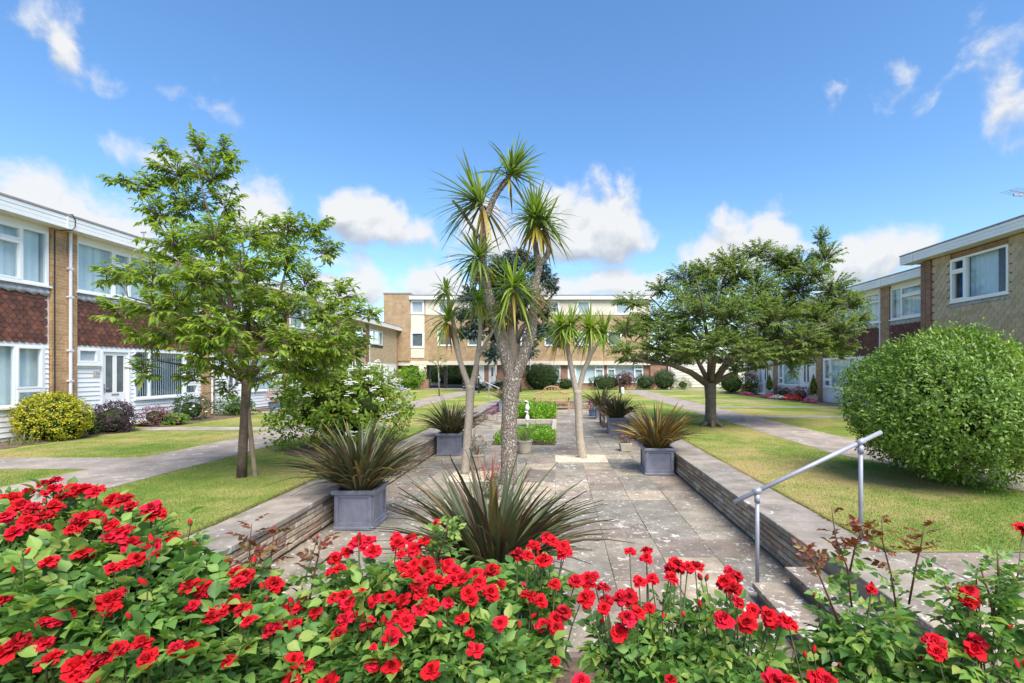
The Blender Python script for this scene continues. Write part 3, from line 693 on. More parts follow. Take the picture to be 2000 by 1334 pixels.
def terrace(side, p, nxt, label, detail, brickm, tile, tset, roof_z, group, number=None, lantern=False, blinds=True, end=False, mod=0):
    fr = Frame(side, -12.2 if side == 'L' else 13.3)
    root = thing('terraced_house', label, 'house', fr(p+2.4, -2, LAWN), group)
    P1 = p+.62 if side == 'L' else p+.50; E = nxt; ztop = roof_z
    zt0, zt1, zs, zw1 = 2.64, 3.84, 4.02, ztop-.46
    # openings
    W_small = (P1+.01, P1+.62, 2.17, 2.60); D = (P1+.68, P1+1.56, .56, 2.57); W_g = (P1+1.70, E-.12, 1.19, 2.60); W_u = (P1+.005, E-.03, zs, zw1)
    wall = holes_wall(MB(fr), p, E, -.25, -.004, .44, ztop-.30, [W_small, D, W_g, W_u]).build('wall', M['clad'], root)
    inn = MB(fr); inn.box(p+.02, E-.02, -4.4, -4.2, .44, ztop-.3); inn.box(p+.02, p+.10, -4.2, -.26, .44, ztop-.3); inn.box(E-.10, E-.02, -4.2, -.26, .44, ztop-.3); inn.box(p+.1, E-.1, -4.2, -.26, 2.95, 3.15); inn.box(p+.1, E-.1, -4.2, -.26, .44, .5)
    inn.build('room', M['inside'], root)
    # cladding boards
    if side == 'L':
        z = .52; h = .118
        while z < 2.60:
            z2 = min(z+h, 2.63); spans = [(P1, D[0]-.03), (D[1]+.03, E-.02)]
            mid = (z+z2)/2; out = []
            for a, b in spans:
                cur = a
                for hol in (W_small, W_g):
                    if hol[2]-.05 < mid < hol[3]+.01 and hol[0] < b and hol[1] > a:
                        if hol[0]-cur > .04: out.append((cur, hol[0]))
                        cur = hol[1]
                if b-cur > .03: out.append((cur, b))
            for a, b in out:
                m = MB(fr); m.add([fr(a, 0, z), fr(b, 0, z), fr(b, .026, z+.004), fr(a, .026, z+.004), fr(a, .0, z2-.004), fr(b, .0, z2-.004), fr(b, .010, z2-.004), fr(a, .010, z2-.004)],
                      [(0, 1, 2, 3), (3, 2, 6, 7), (7, 6, 5, 4), (0, 3, 7, 4), (1, 5, 6, 2)])
                m.build('cladding_board', M['clad'], root)
            z += h
    else:
        holes_wall(MB(fr), P1, E-.02, -.004, .012, .5, 2.62, [W_small, D, W_g]).build('render_coat', M['clad'], root)
    # pier and pipe
    MB(fr).box(p, P1, -.2, .065, .40, ztop-.325).build('brick_pier', brickm, root)
    gutterpipe(root, fr, p+(.40 if side == 'L' else .56), .5, ztop-.33, .115 if side == 'L' else .06)
    # tile band
    ub, ue = P1+.012, E-.03
    if detail == 2: hang_tiles(root, fr, max(ub, 9.0), ue, zt0, zt1+.05, *tset, M[tile], True)
    else: hang_tiles(root, fr, ub, ue, zt0, zt1+.05, *tset, M[tile], False)
    flashing(root, fr, ub, ue, zt1-.05, zs-.05)
    # windows
    a, b = W_u[0], W_u[1]
    bl = lambda ang: ('vane', ang) if blinds else None
    window(root, fr, a, b, zs, zw1, (a+1.02, a+1.55, b-2.0 if b-a > 3.9 else b-1.6, b-.58), {1: [zw1-.36], 3: [zw1-.36]} if mod == 0 else {0: [zw1-.36], 3: [zw1-.36]}, (1, 3), True, blind=bl(-.03))
    window(root, fr, W_small[0], W_small[1], W_small[2], W_small[3], (), {}, (0,), True, 'frost_sky')
    window(root, fr, W_g[0], W_g[1], W_g[2], W_g[3], (W_g[0]+.52, W_g[1]-.62), {2: [W_g[2]+.38]}, (2,), True, blind=bl(-.40 if number else -.03))
    door(root, fr, *D)
    MB(fr).box(D[0]-.05, D[1]+.25, .0, .40, LAWN+.08, LAWN+.14).build('doorstep', M['white'], root, bevel=.01)
    MB(fr).box(D[0]-.02, D[1]+.22, .0, .36, LAWN+.0, LAWN+.08).build('step_base', M['terra'], root)
    fascia(root, fr, p, E, ztop-.33, ztop, .40)
    if number:
        pl = MB(fr).box(D[0]-.235, D[0]-.06, .027, .040, 1.86, 2.0).build('number_plate', M['cream'], root)
        cu = bpy.data.curves.new('house_number', 'FONT'); cu.body = number; cu.size = .12; cu.align_x = 'CENTER'; cu.align_y = 'CENTER'; cu.extrude = .003
        tmp = bpy.data.objects.new('tmp', cu); C.objects.link(tmp); dg = bpy.context.evaluated_depsgraph_get(); dg.update()
        me = bpy.data.meshes.new_from_object(tmp.evaluated_get(dg)); C.objects.unlink(tmp); me.materials.clear(); me.materials.append(M['trim'])
        for v in me.vertices:
            x, y, z_ = v.co; v.co = Vector(fr(D[0]-.148+x, .043+z_, 1.93+y))-wloc(root)
        link('house_number', me, pl)
    if lantern:
        ln = MB(fr); u = D[1]+.10; ln.box(u-.03, u+.03, .0, .05, 2.08, 2.2); ln.box(u-.012, u+.012, .05, .16, 2.16, 2.18)
        ln.box(u-.012, u+.012, .148, .172, 2.18, 2.24)
        body = ln.build('wall_lantern', M['black'], root); g = MB(fr).box(u-.075, u+.075, .09, .24, 2.24, 2.40, .02).build('lantern_glass', M['glass'], body)
        cp = MB(fr); cp.add([fr(u-.11, .055, 2.40), fr(u+.11, .055, 2.40), fr(u+.11, .275, 2.40), fr(u-.11, .275, 2.40), fr(u-.03, .14, 2.5), fr(u+.03, .14, 2.5), fr(u+.03, .19, 2.5), fr(u-.03, .19, 2.5)],
               [(3, 2, 1, 0), (4, 5, 6, 7), (0, 1, 5, 4), (1, 2, 6, 5), (2, 3, 7, 6), (3, 0, 4, 7)]); cp.build('lantern_cap', M['black'], body)
    return root, fr
TL = (.15, .105, .185, True); TR = (.20, .11, .19, False)
GL = 'houses of the left terrace'; GRR = 'houses of the right terrace'
h0, f0 = terrace('L', 6.68, 11.60, 'white clad terraced house behind the round golden shrub', 2, M['buffY'], 'tile', TL, 5.76, None)
h1, f1 = terrace('L', 11.60, 16.52, 'terraced house with red hung tiles, white front door and black wall lantern', 2, M['buffY'], 'tile', TL, 5.76, None, number='126', lantern=True)
h2, f2 = terrace('L', 16.52, 21.44, 'terraced house beyond the lantern house, partly hidden by the staked tree', 0, M['buffY'], 'tile', TL, 5.76, None)
h3, f3 = terrace('L', 21.44, 26.36, 'last house of the red tiled terrace before the beige tiled block', 0, M['buffY'], 'tile', TL, 5.76, None)
MB(f3).box(26.36, 26.5, -7, .0, .42, 5.42).build('end_wall', M['buffX'], h3)
# cable over the fascia and down the pier of the lantern house
m = MB(); m.tube([f1(11.72, .1, 5.80), f1(11.75, .42, 5.79), f1(11.80, .44, 5.66), f1(11.79, .435, 5.50), f1(11.74, .42, 5.41), f1(11.70, .2, 5.40), f1(11.66, .08, 5.38), f1(11.655, .08, 4.0), f1(11.66, .08, .7)], .012, 6)
m.build('cable', M['cable'], h1)
m = MB(); c = f1(14.6, -.3, 5.74); m.tube([c, (c[0], c[1], c[2]+.42)], .02, 8); m.tube([(c[0]-.07, c[1], c[2]+.44), (c[0]+.07, c[1], c[2]+.44)], .03, 8)
tag(m.build('roof_vent', M['steel'], at0=c), 'small vent pipe standing on the flat roof above the lantern house', 'vent')

r1, g1 = terrace('R', 14.35, 19.30, 'brown tiled terraced house tucked behind the beige tiled block', 0, M['redY'], 'tile_b', TR, 5.70, None, mod=1)
r2, g2 = terrace('R', 19.30, 24.25, 'brown tiled terraced house beyond the big clipped bush, wide ground window', 0, M['tanY'], 'tile_b', TR, 5.70, None, mod=1)
r3, g3 = terrace('R', 24.25, 29.20, 'brown tiled terraced house with a potted cone shrub by its door and red bedding', 0, M['tanY'], 'tile_b', TR, 5.70, None, mod=1)
r4, g4 = terrace('R', 29.20, 34.15, 'terraced house behind the round grey green bush, mostly behind the spreading tree', 0, M['tanY'], 'tile_b', TR, 5.70, None, mod=1)
MB(g4).box(34.15, 34.3, -7, .0, .42, 5.37).build('end_wall', M['buffX'], r4)

# ---- beige tiled block on the right
fb = Frame('R', 12.2); bb = thing('tiled_house', 'flat roofed house with beige hung tiles and blue curtains', 'house', fb(11, -2, LAWN))
W = (13.03, 14.95, 4.11, 5.42); W2 = (9.0, 11.0, 1.4, 2.6)
holes_wall(MB(fb), 6.0, 16.1, -.25, -.004, .42, 5.6, [W, W2]).build('wall', M['tanY'], bb)
inn = MB(fb); inn.box(6, 16.05, -4.4, -4.2, .42, 5.6); inn.box(6, 6.1, -4.2, -.26, .42, 5.6); inn.box(15.95, 16.05, -4.2, -.26, .42, 5.6); inn.box(6.1, 15.9, -4.2, -.26, 2.95, 3.15); inn.build('room', M['inside'], bb)
MB(fb).box(15.70, 15.88, -.2, .10, .40, 5.60).build('brick_pier', M['redY'], bb); MB(fb).box(15.92, 16.12, -.2, .10, .40, 5.60).build('brick_pier', M['redY'], bb); MB(fb).box(15.88, 15.92, -.2, .085, .40, 5.60).build('pier_joint', M['mortar'], bb)
hang_tiles(bb, fb, 11.6, 15.69, 2.4, 5.60, .205, .125, .21, False, M['tile_c'], True, [(W[0]-.02, W[1]+.02, W[2]-.14, W[3]+.2)], 300, vis=lambda t: -t[1], th=.034)
hang_tiles(bb, fb, 6.0, 11.55, 2.4, 5.60, .205, .125, .21, False, M['tile_c'], False, th=.034)
win = window(bb, fb, W[0], W[1], W[2], W[3], (14.40,), {1: [W[3]-.40]}, (1,), True, out=.07)
flashing(bb, fb, W[0]-.05, W[1]+.1, W[2]-.17, W[2]-.045)
cu = MB(fb)
for a, b in ((14.45, 14.9), (13.06, 13.2)):
    n = 14
    for i in range(n):
        u0, u1 = a+(b-a)*i/n, a+(b-a)*(i+1)/n; s0, s1 = .03*math.sin(i*1.6), .03*math.sin((i+1)*1.6)
        cu.add([fb(u0, -.18+s0, 4.14), fb(u1, -.18+s1, 4.14), fb(u1, -.18+s1, 5.4), fb(u0, -.18+s0, 5.4)], [(0, 1, 2, 3)])
cu.build('curtain', M['curtain'], win)
cu = MB(fb); n = 26
for i in range(n):
    u0, u1 = 13.55+(14.45-13.55)*i/n, 13.55+(14.45-13.55)*(i+1)/n; s0, s1 = .02*math.sin(i*1.3), .02*math.sin((i+1)*1.3)
    cu.add([fb(u0, -.16+s0, 4.14), fb(u1, -.16+s1, 4.14), fb(u1, -.16+s1, 5.4), fb(u0, -.16+s0, 5.4)], [(0, 1, 2, 3)])
cu.build('net_curtain', M['net'], win)
fascia(bb, fb, 5.6, 16.65, 5.62, 5.93, .42, joint=False)
m = MB(fb); m.box(16.05, 16.10, .424, .435, 5.61, 5.90); m.box(15.85, 15.89, .424, .435, 5.61, 5.90); m.build('fascia_bracket', M['fascia'], bb)
# aerial
c = at(2012, 430, 13.6); m = MB(); m.tube([(c[0], c[1], 5.92), (c[0], c[1], 7.1)], .018, 6); p0 = Vector((c[0]-.75, c[1]-.2, 7.0)); p1 = Vector((c[0]+.5, c[1]+.2, 6.98))
m.tube([p0, p1], .012, 6)
for i in range(9):
    q = p0.lerp(p1, i/8); m.tube([q+Vector((-.07, .22, 0)), q+Vector((.07, -.22, 0))], .006, 5)
q = p0.lerp(p1, .25); m.obox(q+Vector((0, 0, -.09)), (.25, .04, .06))
tag(m.build('tv_aerial', M['steel'], at0=(c[0], c[1], 5.92)), 'television aerial on the roof of the beige tiled house', 'aerial')

# ---- beige block at the far left
fl = Frame('L', -14.0); lb = thing('tiled_house', 'far beige tiled house joining the brick block of flats', 'house', fl(34, -2, LAWN))
WU = [(31.2, 33.0, 4.0, 5.1), (33.5, 35.6, 4.0, 5.1), (35.95, 38.6, 4.0, 5.1)]; WG = [(29, 30.8, 1.2, 2.5), (36.2, 37.9, 1.2, 2.5)]; DG = [(38.2, 39.1, .5, 2.5), (33.0, 33.9, .5, 2.5)]
holes_wall(MB(fl), 26.5, 42.4, -.25, -.004, .42, 5.45, WU+WG+DG).build('wall', M['clad'], lb)
MB(fl).box(26.6, 42.3, -4.4, -4.2, .42, 5.4).build('room', M['inside'], lb)
hang_tiles(lb, fl, 26.5, 35.2, 2.64, 5.42, .205, .125, .21, False, M['tile_c'], False, WU)
hang_tiles(lb, fl, 35.75, 42.0, 2.64, 5.42, .205, .125, .21, False, M['tile_c'], False, WU)
for wd in WU[:2]: window(lb, fl, *wd, ((wd[0]+wd[1])/2,), {1: [wd[3]-.4]}, (1,), False)
window(lb, fl, *WU[2], (36.9, 38.0), {}, (1,), False)
for wd in WG: window(lb, fl, *wd, ((wd[0]+wd[1])/2,), {}, (1,), True, blind=('vane', .4))
for wd in DG: door(lb, fl, *wd)
for wd in WU: MB(fl).box(wd[0]-.05, wd[1]+.05, .0, .06, wd[2]-.2, wd[2]-.01).build('flashing', M['cable'], lb)
MB(fl).box(35.25, 35.7, -.2, .07, .4, 5.42).build('brick_pier', M['redY'], lb); gutterpipe(lb, fl, 35.85, .5, 5.42, .07); MB(fl).box(42.0, 42.4, -.2, .03, .4, 5.44).build('brick_pier', M['tanY'], lb)
fascia(lb, fl, 26.5, 42.42, 5.46, 5.80, .40, joint=False)
# =================================================================== BLOCK OF FLATS across the end
YB = 42.5; PB = F/YB
def bxx(px): return (px-1089)/PB
def bz(py): return CAMZ+(724-py)/PB
fB = Frame('B', YB); fl_ = thing('apartment_block', 'three storey buff brick block of flats with cream panels closing the court', 'building', (-3, YB+4, LAWN))
XR_ = 8.15
win_mid = [(855, 882), (914, 942), (1064, 1094), (1124, 1152), (1186, 1214)]
win_top = [(856, 884), (914, 942), (1064, 1092), (1127, 1152), (1202, 1230)]
top_h = [(bxx(a), bxx(b), bz(614), bz(588)) for a, b in win_top]; mid_h = [(bxx(a), bxx(b), bz(675.5), bz(647)) for a, b in win_mid]
colw = (bxx(802.5), bxx(829)); col_t = (*colw, bz(614), bz(586.5)); col_m = (*colw, bz(679.5), bz(648)); stair = (bxx(1009), bxx(1027), bz(699), bz(646))
m = MB(fB); holes_wall(m, -12.9, XR_, -.3, 0, 2.85, bz(616), [(*colw, bz(699), bz(586))]+mid_h+[stair]); m.build('brick_wall', M['buffX'], fl_)
m = MB(fB); holes_wall(m, bxx(831), XR_, -.3, .03, bz(615.5), bz(585.5), top_h); m.build('cream_wall', M['cream'], fl_)
MB(fB).box(-12.9, bxx(831)-.005, -.3, -.02, bz(616), bz(585.5)).build('brick_strip', M['redX'], fl_)
MB(fB).box(-15.2, -12.905, -7, .22, 2.85, bz(574.5)).build('brick_tower', M['bufXY'], fl_)
MB(fB).box(-15.25, -12.86, -7, .27, bz(574.5), bz(572.5)).build('tower_capping', M['trim'], fl_)
for z0, z1 in ((bz(647.5), bz(615.0)), (bz(699), bz(680))): MB(fB).box(colw[0], colw[1], -.25, .04, z0, z1).build('cream_panel', M['cream'], fl_)
for h in top_h+mid_h: window(fl_, fB, h[0]-.02, h[1]+.02, h[2]-.02, h[3]+.02, (), {}, (0,), False, 'frost_sky' if h in top_h or h == mid_h[3] else 'dglass', t=.10, out=.05)  # top row: sky reflection painted as a pale pane colour
for h in (col_t, col_m): window(fl_, fB, h[0], h[1], h[2], h[3], (), {}, (0,), False, 'frost_sky' if h is col_t else 'dglass', t=.12, out=.08)  # upper pane pale as well, painted sky reflection
window(fl_, fB, *stair, ((stair[0]+stair[1])/2,), {0: [bz(668)], 1: [bz(668)]}, (), False, 'dglass', t=.1, out=.05)
r = MB(fB).box(-12.9, XR_+.3, -9, .30, bz(585.5), bz(578.5)).build('roof', M['roof'], fl_)
MB(fB).box(-12.95, XR_+.35, .30, .34, bz(585.8), bz(578)).build('fascia_board', M['fascia'], r); MB(fB).box(-12.9, XR_+.35, -.5, .38, bz(578), bz(576.8)).build('roof_trim', M['trim'], r)
MB(fB).box(XR_-.9, XR_, -5, -3.4, bz(578), bz(566)).build('chimney', M['redX'], r)
MB(fB).box(-14.6, XR_, -.3, .10, 2.50, 2.845).build('cream_beam', M['cream'], fl_)
MB(fB).box(-14.6, XR_, -8.5, -.3, 2.56, 2.80).build('first_floor', M['inside'], fl_)
MB(fB).box(-15.2, XR_, -9, -8.7, 2.8, bz(585.5)).build('rear_wall', M['buffX'], fl_); MB(fB).box(XR_-.25, XR_, -8.7, -.31, 2.85, bz(585.5)).build('side_wall', M['bufXY'], fl_)
# ground floor right of the passage
G = [(bxx(935), bxx(945), .5, 2.5), (bxx(954), bxx(967.5), .5, 2.48), (bxx(1040), bxx(1095), 1.0, 2.48), (bxx(1109), bxx(1180), .95, 2.48), (bxx(1186), bxx(1257), .95, 2.48)]
holes_wall(MB(fB), bxx(930), XR_, -.5, -.22, .42, 2.5, G).build('ground_wall', M['redX'], fl_)
MB(fB).box(bxx(930), XR_-.02, -4, -3.8, .42, 2.5).build('room', M['inside'], fl_)
fG = Frame('B', YB+.22)
door(fl_, fG, *G[0], style=0); door(fl_, fG, *G[1], style=1)
for g in G[2:]:
    q = (g[1]-g[0]); window(fl_, fG, *g, (g[0]+q*.22, g[1]-q*.24), {0: [2.15], 2: [2.15]}, (0, 2), True, t=.09, blind=('roller',))
for px in (969, 1036): gutterpipe(fl_, fB, bxx(px), .5 if px > 1000 else 1.6, bz(660), .16, .07)
# passage columns, low brick walls
for px in (801, 834.5, 868, 904): MB(fB).box(bxx(px)-.13, bxx(px)+.13, -.6, -.32, .42, 2.55).build('column', M['black'], fl_)
MB(fB).box(-14.9, -14.5, -8, -.01, .42, 2.5).build('passage_wall', M['bufXY'], fl_)
lw = MB(fB).box(bxx(818), bxx(838), -.1, .25, .42, bz(741)).build('low_brick_wall', M['redX'], at0=(bxx(828), YB, LAWN)); tag(lw, 'low red brick wall stub beside the lime green shrub', 'wall')
lw = MB(fB).box(bxx(767), bxx(782), -.1, .25, .42, bz(738)).build('low_brick_wall', M['redX'], at0=(bxx(774), YB, LAWN)); tag(lw, 'low red brick wall under the passage at the tiled house', 'wall')
# behind the passage
MB().box(-16, -9.6, 62, 62.4, .42, 4.2).build('back_wall', M['redX']).update_tag()
o = bpy.data.objects['back_wall']; tag(o, 'pinkish brick wall far behind the passage', 'wall')
# white clad single storey link with pipe
lk = thing('garage_link', 'single storey link of brick and white boards right of the flats', 'building', (12, YB+2, LAWN))
MB(fB).box(XR_+.02, bxx(1302), -4, -.05, .42, 2.6).build('brick_wall', M['redX'], lk); MB(fB).box(XR_+.02, bxx(1302), -4, .05, 2.6, 2.85).build('beam', M['clad'], lk)
gutterpipe(lk, fB, bxx(1305.5), .45, 2.6, .08, .06); MB(fB).box(bxx(1307), bxx(1310), -4, 0, .42, 2.8).build('brick_wall', M['redX'], lk)
z = .55
while z < 2.9:
    MB(fB).box(bxx(1310), 17.5, -.06, .02, z, z+.235).build('cladding_board', M['soffit'], lk); z += .26
MB(fB).box(bxx(1310), 17.5, -4, -.061, .42, 3.05).build('wall', M['soffit'], lk); MB(fB).box(XR_+.02, 17.6, -4, .10, 3.05, 3.25).build('roof', M['fascia'], lk)
# =================================================================== PLANTS
def nrm(a): return a/np.maximum(np.linalg.norm(a, axis=-1, keepdims=True), 1e-9)
def leaf_np(P, D, N, L, W, droop=.15, fold=.18):
    P, D, N = map(np.asarray, (P, D, N)); D = nrm(D); S = nrm(np.cross(D, N)); N = nrm(np.cross(S, D))
    L = np.asarray(L)[:, None]; W = np.asarray(W)[:, None]; n = len(P)
    b = P; l = P+D*L*.42+S*W*.5+N*W*fold; r = P+D*L*.42-S*W*.5+N*W*fold; c = P+D*L*.52-N*droop*L*.25; t = P+D*L-N*droop*L
    V = np.stack([b, l, r, c, t], 1).reshape(-1, 3); o = (np.arange(n)*5)[:, None]
    Fc = np.concatenate([o+np.array([[0, 2, 3]]), o+np.array([[0, 3, 1]]), o+np.array([[1, 3, 4]]), o+np.array([[3, 2, 4]])], 0)
    return V, Fc
def strap_np(P, D, L, W, bend, twist=None, prof=(.55, 1.0, .92, .62, .04)):
    P, D = np.asarray(P), nrm(np.asarray(D)); n = len(P); k = len(prof)
    up = np.tile(np.array([[0, 0, 1.0]]), (n, 1)); S = np.cross(D, up); S[np.linalg.norm(S, axis=1) < .1] = (1, 0, 0); S = nrm(S)
    if twist is not None: S = nrm(S+np.asarray(twist))
    L = np.asarray(L)[:, None]; W = np.asarray(W)[:, None]; bend = np.asarray(bend)[:, None]; rows = []
    for i, pf in enumerate(prof):
        t = i/(k-1); c = P+D*L*t+np.array([[0, 0, -1.0]])*bend*L*t**2.2
        rows += [c-S*W*pf*.5, c+S*W*pf*.5]
    V = np.stack(rows, 1).reshape(-1, 3); o = (np.arange(n)*2*k)[:, None]; Fc = np.concatenate([o+np.array([[2*i, 2*i+1, 2*i+3, 2*i+2]]) for i in range(k-1)], 0)
    return V, Fc
def rdir(n, up=0.0):
    v = rng.normal(size=(n, 3)); v = nrm(v); v[:, 2] += up; return nrm(v)
def build_np(name, VF, mat, parent, kind='stuff', smooth=False):
    Vs, Fs, b = [], [], 0
    for V, Fc in VF: Vs.append(V); Fs.append(Fc+b); b += len(V)
    V = np.concatenate(Vs); Fc = np.concatenate(Fs); off = np.array(wloc(parent)) if parent is not None else 0
    o = link(name, mesh_np(name, V-off, Fc, mat, smooth), parent)
    if kind: o['kind'] = kind
    return o

def make_tree(name, label, base, limbs, clumps, leafmat, barkmat, L, Wd, per, twigs, trunk_n=12, droop=.45, spread=1.0, flare=None):
    """limbs: polylines of (point, radius); clumps: (centre, radii); leaves in sprays along twigs"""
    root = thing(name, label, 'tree', base)
    tm = MB()
    for i, (pts, rad) in enumerate(limbs): tm.tube(pts, rad, trunk_n if i == 0 else 7)
    if flare:
        for a in range(6):
            q = a*math.pi/3+.3; tm.tube([Vector(base)+Vector((math.cos(q)*flare*2.2, math.sin(q)*flare*2.2, -.03)), Vector(base)+Vector((math.cos(q)*flare*.75, math.sin(q)*flare*.75, flare*.7)), Vector(base)+Vector((math.cos(q)*flare*.3, math.sin(q)*flare*.3, flare*2.2))], [flare*.28, flare*.42, flare*.3], 6)
    samples = [(p, r) for pts, rad in limbs for p, r in list(zip(pts, rad))[1:]] if limbs else []
    dense = []
    for pts, rad in limbs[1:]:
        for a, b, ra, rb in zip(pts[:-1], pts[1:], rad[:-1], rad[1:]):
            for t in (0, .25, .5, .75, 1): dense.append((Vector(a).lerp(Vector(b), t), ra+(rb-ra)*t))
    tw = MB(); Pl, Dl, Nl, Ll = [], [], [], []
    for c, (rx, ry, rz) in clumps:
        c = Vector(c)
        best = min(dense, key=lambda s: (s[0]-c).length+max(0, s[0].z-c.z)*1.2)
        a = best[0]; d = c-a; mid = a+d*.5+Vector((random.uniform(-.1, .1), random.uniform(-.1, .1), .12*d.length))
        r0 = min(best[1]*.7, .012+.014*d.length); inner = c-Vector((d.x*.1, d.y*.1, rz*.35))
        tm.tube([a, mid, inner], [r0, r0*.7, r0*.45], 5)
        vol = (rx*ry*rz)**(1/3)
        nt = max(5, int(twigs*vol/.45))
        for _ in range(nt):
            u = Vector(rdir(1, .12)[0]); tip = c+Vector((u.x*rx, u.y*ry, u.z*rz))*random.uniform(.75, 1.12)
            s = inner.lerp(tip, random.uniform(.0, .25)); dv = tip-s; ln = dv.length
            m2 = s+dv*.5+Vector((0, 0, .10*ln)); tw.tube([s, m2, tip], [.007, .005, .002], 3, False)
            nl = max(4, int(per*ln/.4))
            for i in range(nl):
                t = (i+random.random())/nl
                t = .12+.9*t
                p = s*(1-t)*(1-t)+m2*2*t*(1-t)+tip*t*t
                side = dv.cross(Vector((0, 0, 1))); side = side.normalized() if side.length > .01 else Vector((1, 0, 0))
                dd = dv.normalized()*.7+side*(random.choice((-1, 1))*random.uniform(.4, 1.0))*spread+Vector((0, 0, -droop*random.uniform(.3, 1.5)))+Vector(rdir(1)[0])*.25
                Pl.append(tuple(p)); Dl.append(tuple(dd)); Nl.append((random.gauss(0, .35), random.gauss(0, .35)-.1, 1)); Ll.append(L*random.uniform(.6, 1.2))
    print(name, 'leaves', len(Pl))
    tm.build('trunk', barkmat, root, smooth=True)
    tw.build('twigs', barkmat, root, kind='stuff')
    Ll = np.array(Ll); V, Fc = leaf_np(np.array(Pl), np.array(Dl), np.array(Nl), Ll, Ll*(Wd/L), droop=.22)
    build_np('crown', [(V, Fc)], leafmat, root)
    return root
def px_clumps(lst, Y, R, yr=None):
    out = []
    for e in lst:
        px, py, rx, ry = e[:4]; y = Y+(e[4] if len(e) > 4 else random.uniform(-R, R)); s = y/F
        out.append((at(px, py, y), (rx*s, (rx+ry)*.5*s, ry*s*1.08)))
    return out

# ---- young staked tree on the left lawn
Y0 = 7.17
def L_(pl, Y=Y0, dy=0): return [at(px, py, Y+dy*i/max(1, len(pl)-1)) for i, (px, py) in enumerate(pl)]
limbs = [(L_([(472, 935), (474, 880), (479, 800), (482, 742)]), [.070, .062, .058, .066]),
         (L_([(481, 748), (470, 690), (455, 620), (440, 540), (425, 470), (400, 390), (385, 330)], dy=-.3), [.06, .045, .036, .028, .02, .012, .006]),
         (L_([(484, 745), (500, 700), (530, 640), (545, 580), (560, 520), (590, 470)], dy=.5), [.05, .038, .03, .022, .016, .008]),
         (L_([(484, 742), (530, 700), (580, 670), (640, 640), (700, 615)], dy=-.6), [.042, .03, .024, .016, .008]),
         (L_([(480, 744), (440, 690), (390, 640), (320, 600), (250, 580)], dy=-.9), [.045, .032, .025, .018, .008]),
         (L_([(481, 746), (468, 660), (420, 560), (350, 480), (300, 410)], dy=.7), [.05, .036, .028, .02, .01]),
         (L_([(483, 746), (478, 680), (490, 600), (480, 520), (470, 450)], dy=.9), [.05, .034, .026, .018, .01]),
         (L_([(484, 748), (540, 728), (600, 722), (650, 735)], dy=-.5), [.036, .026, .018, .008]),
         (L_([(479, 746), (430, 720), (370, 715), (310, 705)], dy=-.7), [.036, .026, .018, .008])]
cl = [(328, 292, 22, 20, .1), (388, 285, 20, 26, 0), (440, 292, 28, 24, .2), (462, 312, 18, 18), (342, 335, 50, 34, .2), (285, 358, 48, 22, .1), (235, 352, 32, 14, 0), (415, 340, 46, 40, .1),
      (370, 395, 62, 38, .3), (312, 408, 45, 32, 0), (442, 395, 36, 36, .2), (330, 465, 58, 36, -.3), (418, 462, 70, 40, -.5), (500, 450, 52, 34, .2), (560, 440, 44, 30, .4), (615, 448, 46, 28, .5), (640, 488, 30, 28, .5),
      (245, 530, 52, 24, -.5), (205, 545, 28, 15, -.5), (300, 540, 60, 34, -.7), (385, 535, 68, 40, -.9), (475, 515, 64, 38, -.6), (555, 505, 56, 36, -.2), (600, 548, 46, 34, .3), (430, 470, 60, 40, .9), (500, 540, 60, 40, 1.0),
      (232, 608, 38, 28, -.8), (300, 598, 55, 34, -1.0), (262, 650, 26, 18, -.9), (360, 615, 60, 38, .6), (345, 580, 55, 34, -.2), (435, 640, 54, 34, -1.0), (560, 605, 60, 38, -.6), (640, 608, 52, 34, -.3), (692, 606, 42, 22, -.2), (728, 612, 24, 16, -.1),
      (392, 688, 50, 30, -.8), (432, 712, 36, 24, -.5), (280, 722, 24, 30, -.7), (378, 735, 30, 24, -.4), (600, 678, 62, 36, -.8), (562, 712, 52, 30, -.6), (648, 688, 46, 32, -.3), (520, 655, 46, 34, .5), (470, 600, 50, 40, .3), (690, 655, 34, 26, .2), (610, 735, 44, 24, -.4), (440, 760, 22, 20, -.3), (505, 735, 30, 22, -.4),
      (330, 645, 46, 30, -.8), (400, 655, 48, 32, -1.0), (470, 690, 38, 24, -.7), (300, 665, 34, 24, -.6), (665, 572, 46, 30, 0), (560, 662, 50, 32, -1.0), (660, 645, 46, 32, -.7), (620, 700, 48, 28, .2), (700, 688, 28, 26, .1), (520, 590, 50, 36, .2), (410, 580, 52, 34, .4), (540, 470, 50, 30, .8), (350, 500, 50, 30, .5)]
t1 = make_tree('staked_tree', 'slim young tree with fresh green leaves tied to a stake', at(472, 935, Y0)[:2]+(LAWN,), limbs, px_clumps(cl, Y0, .5), M['lf_tree1'], M['bark'], .114, .038, 22, 40, flare=.045)
b = at(500, 935, Y0+.1); tp = at(479, 756, Y0-.02)
st = MB().tube([(b[0], b[1], LAWN-.1), tp], [.034, .03], 8).build('tree_stake', M['stake'], at0=(b[0], b[1], LAWN)); tag(st, 'round wooden stake leaning against the slim young tree', 'stake')

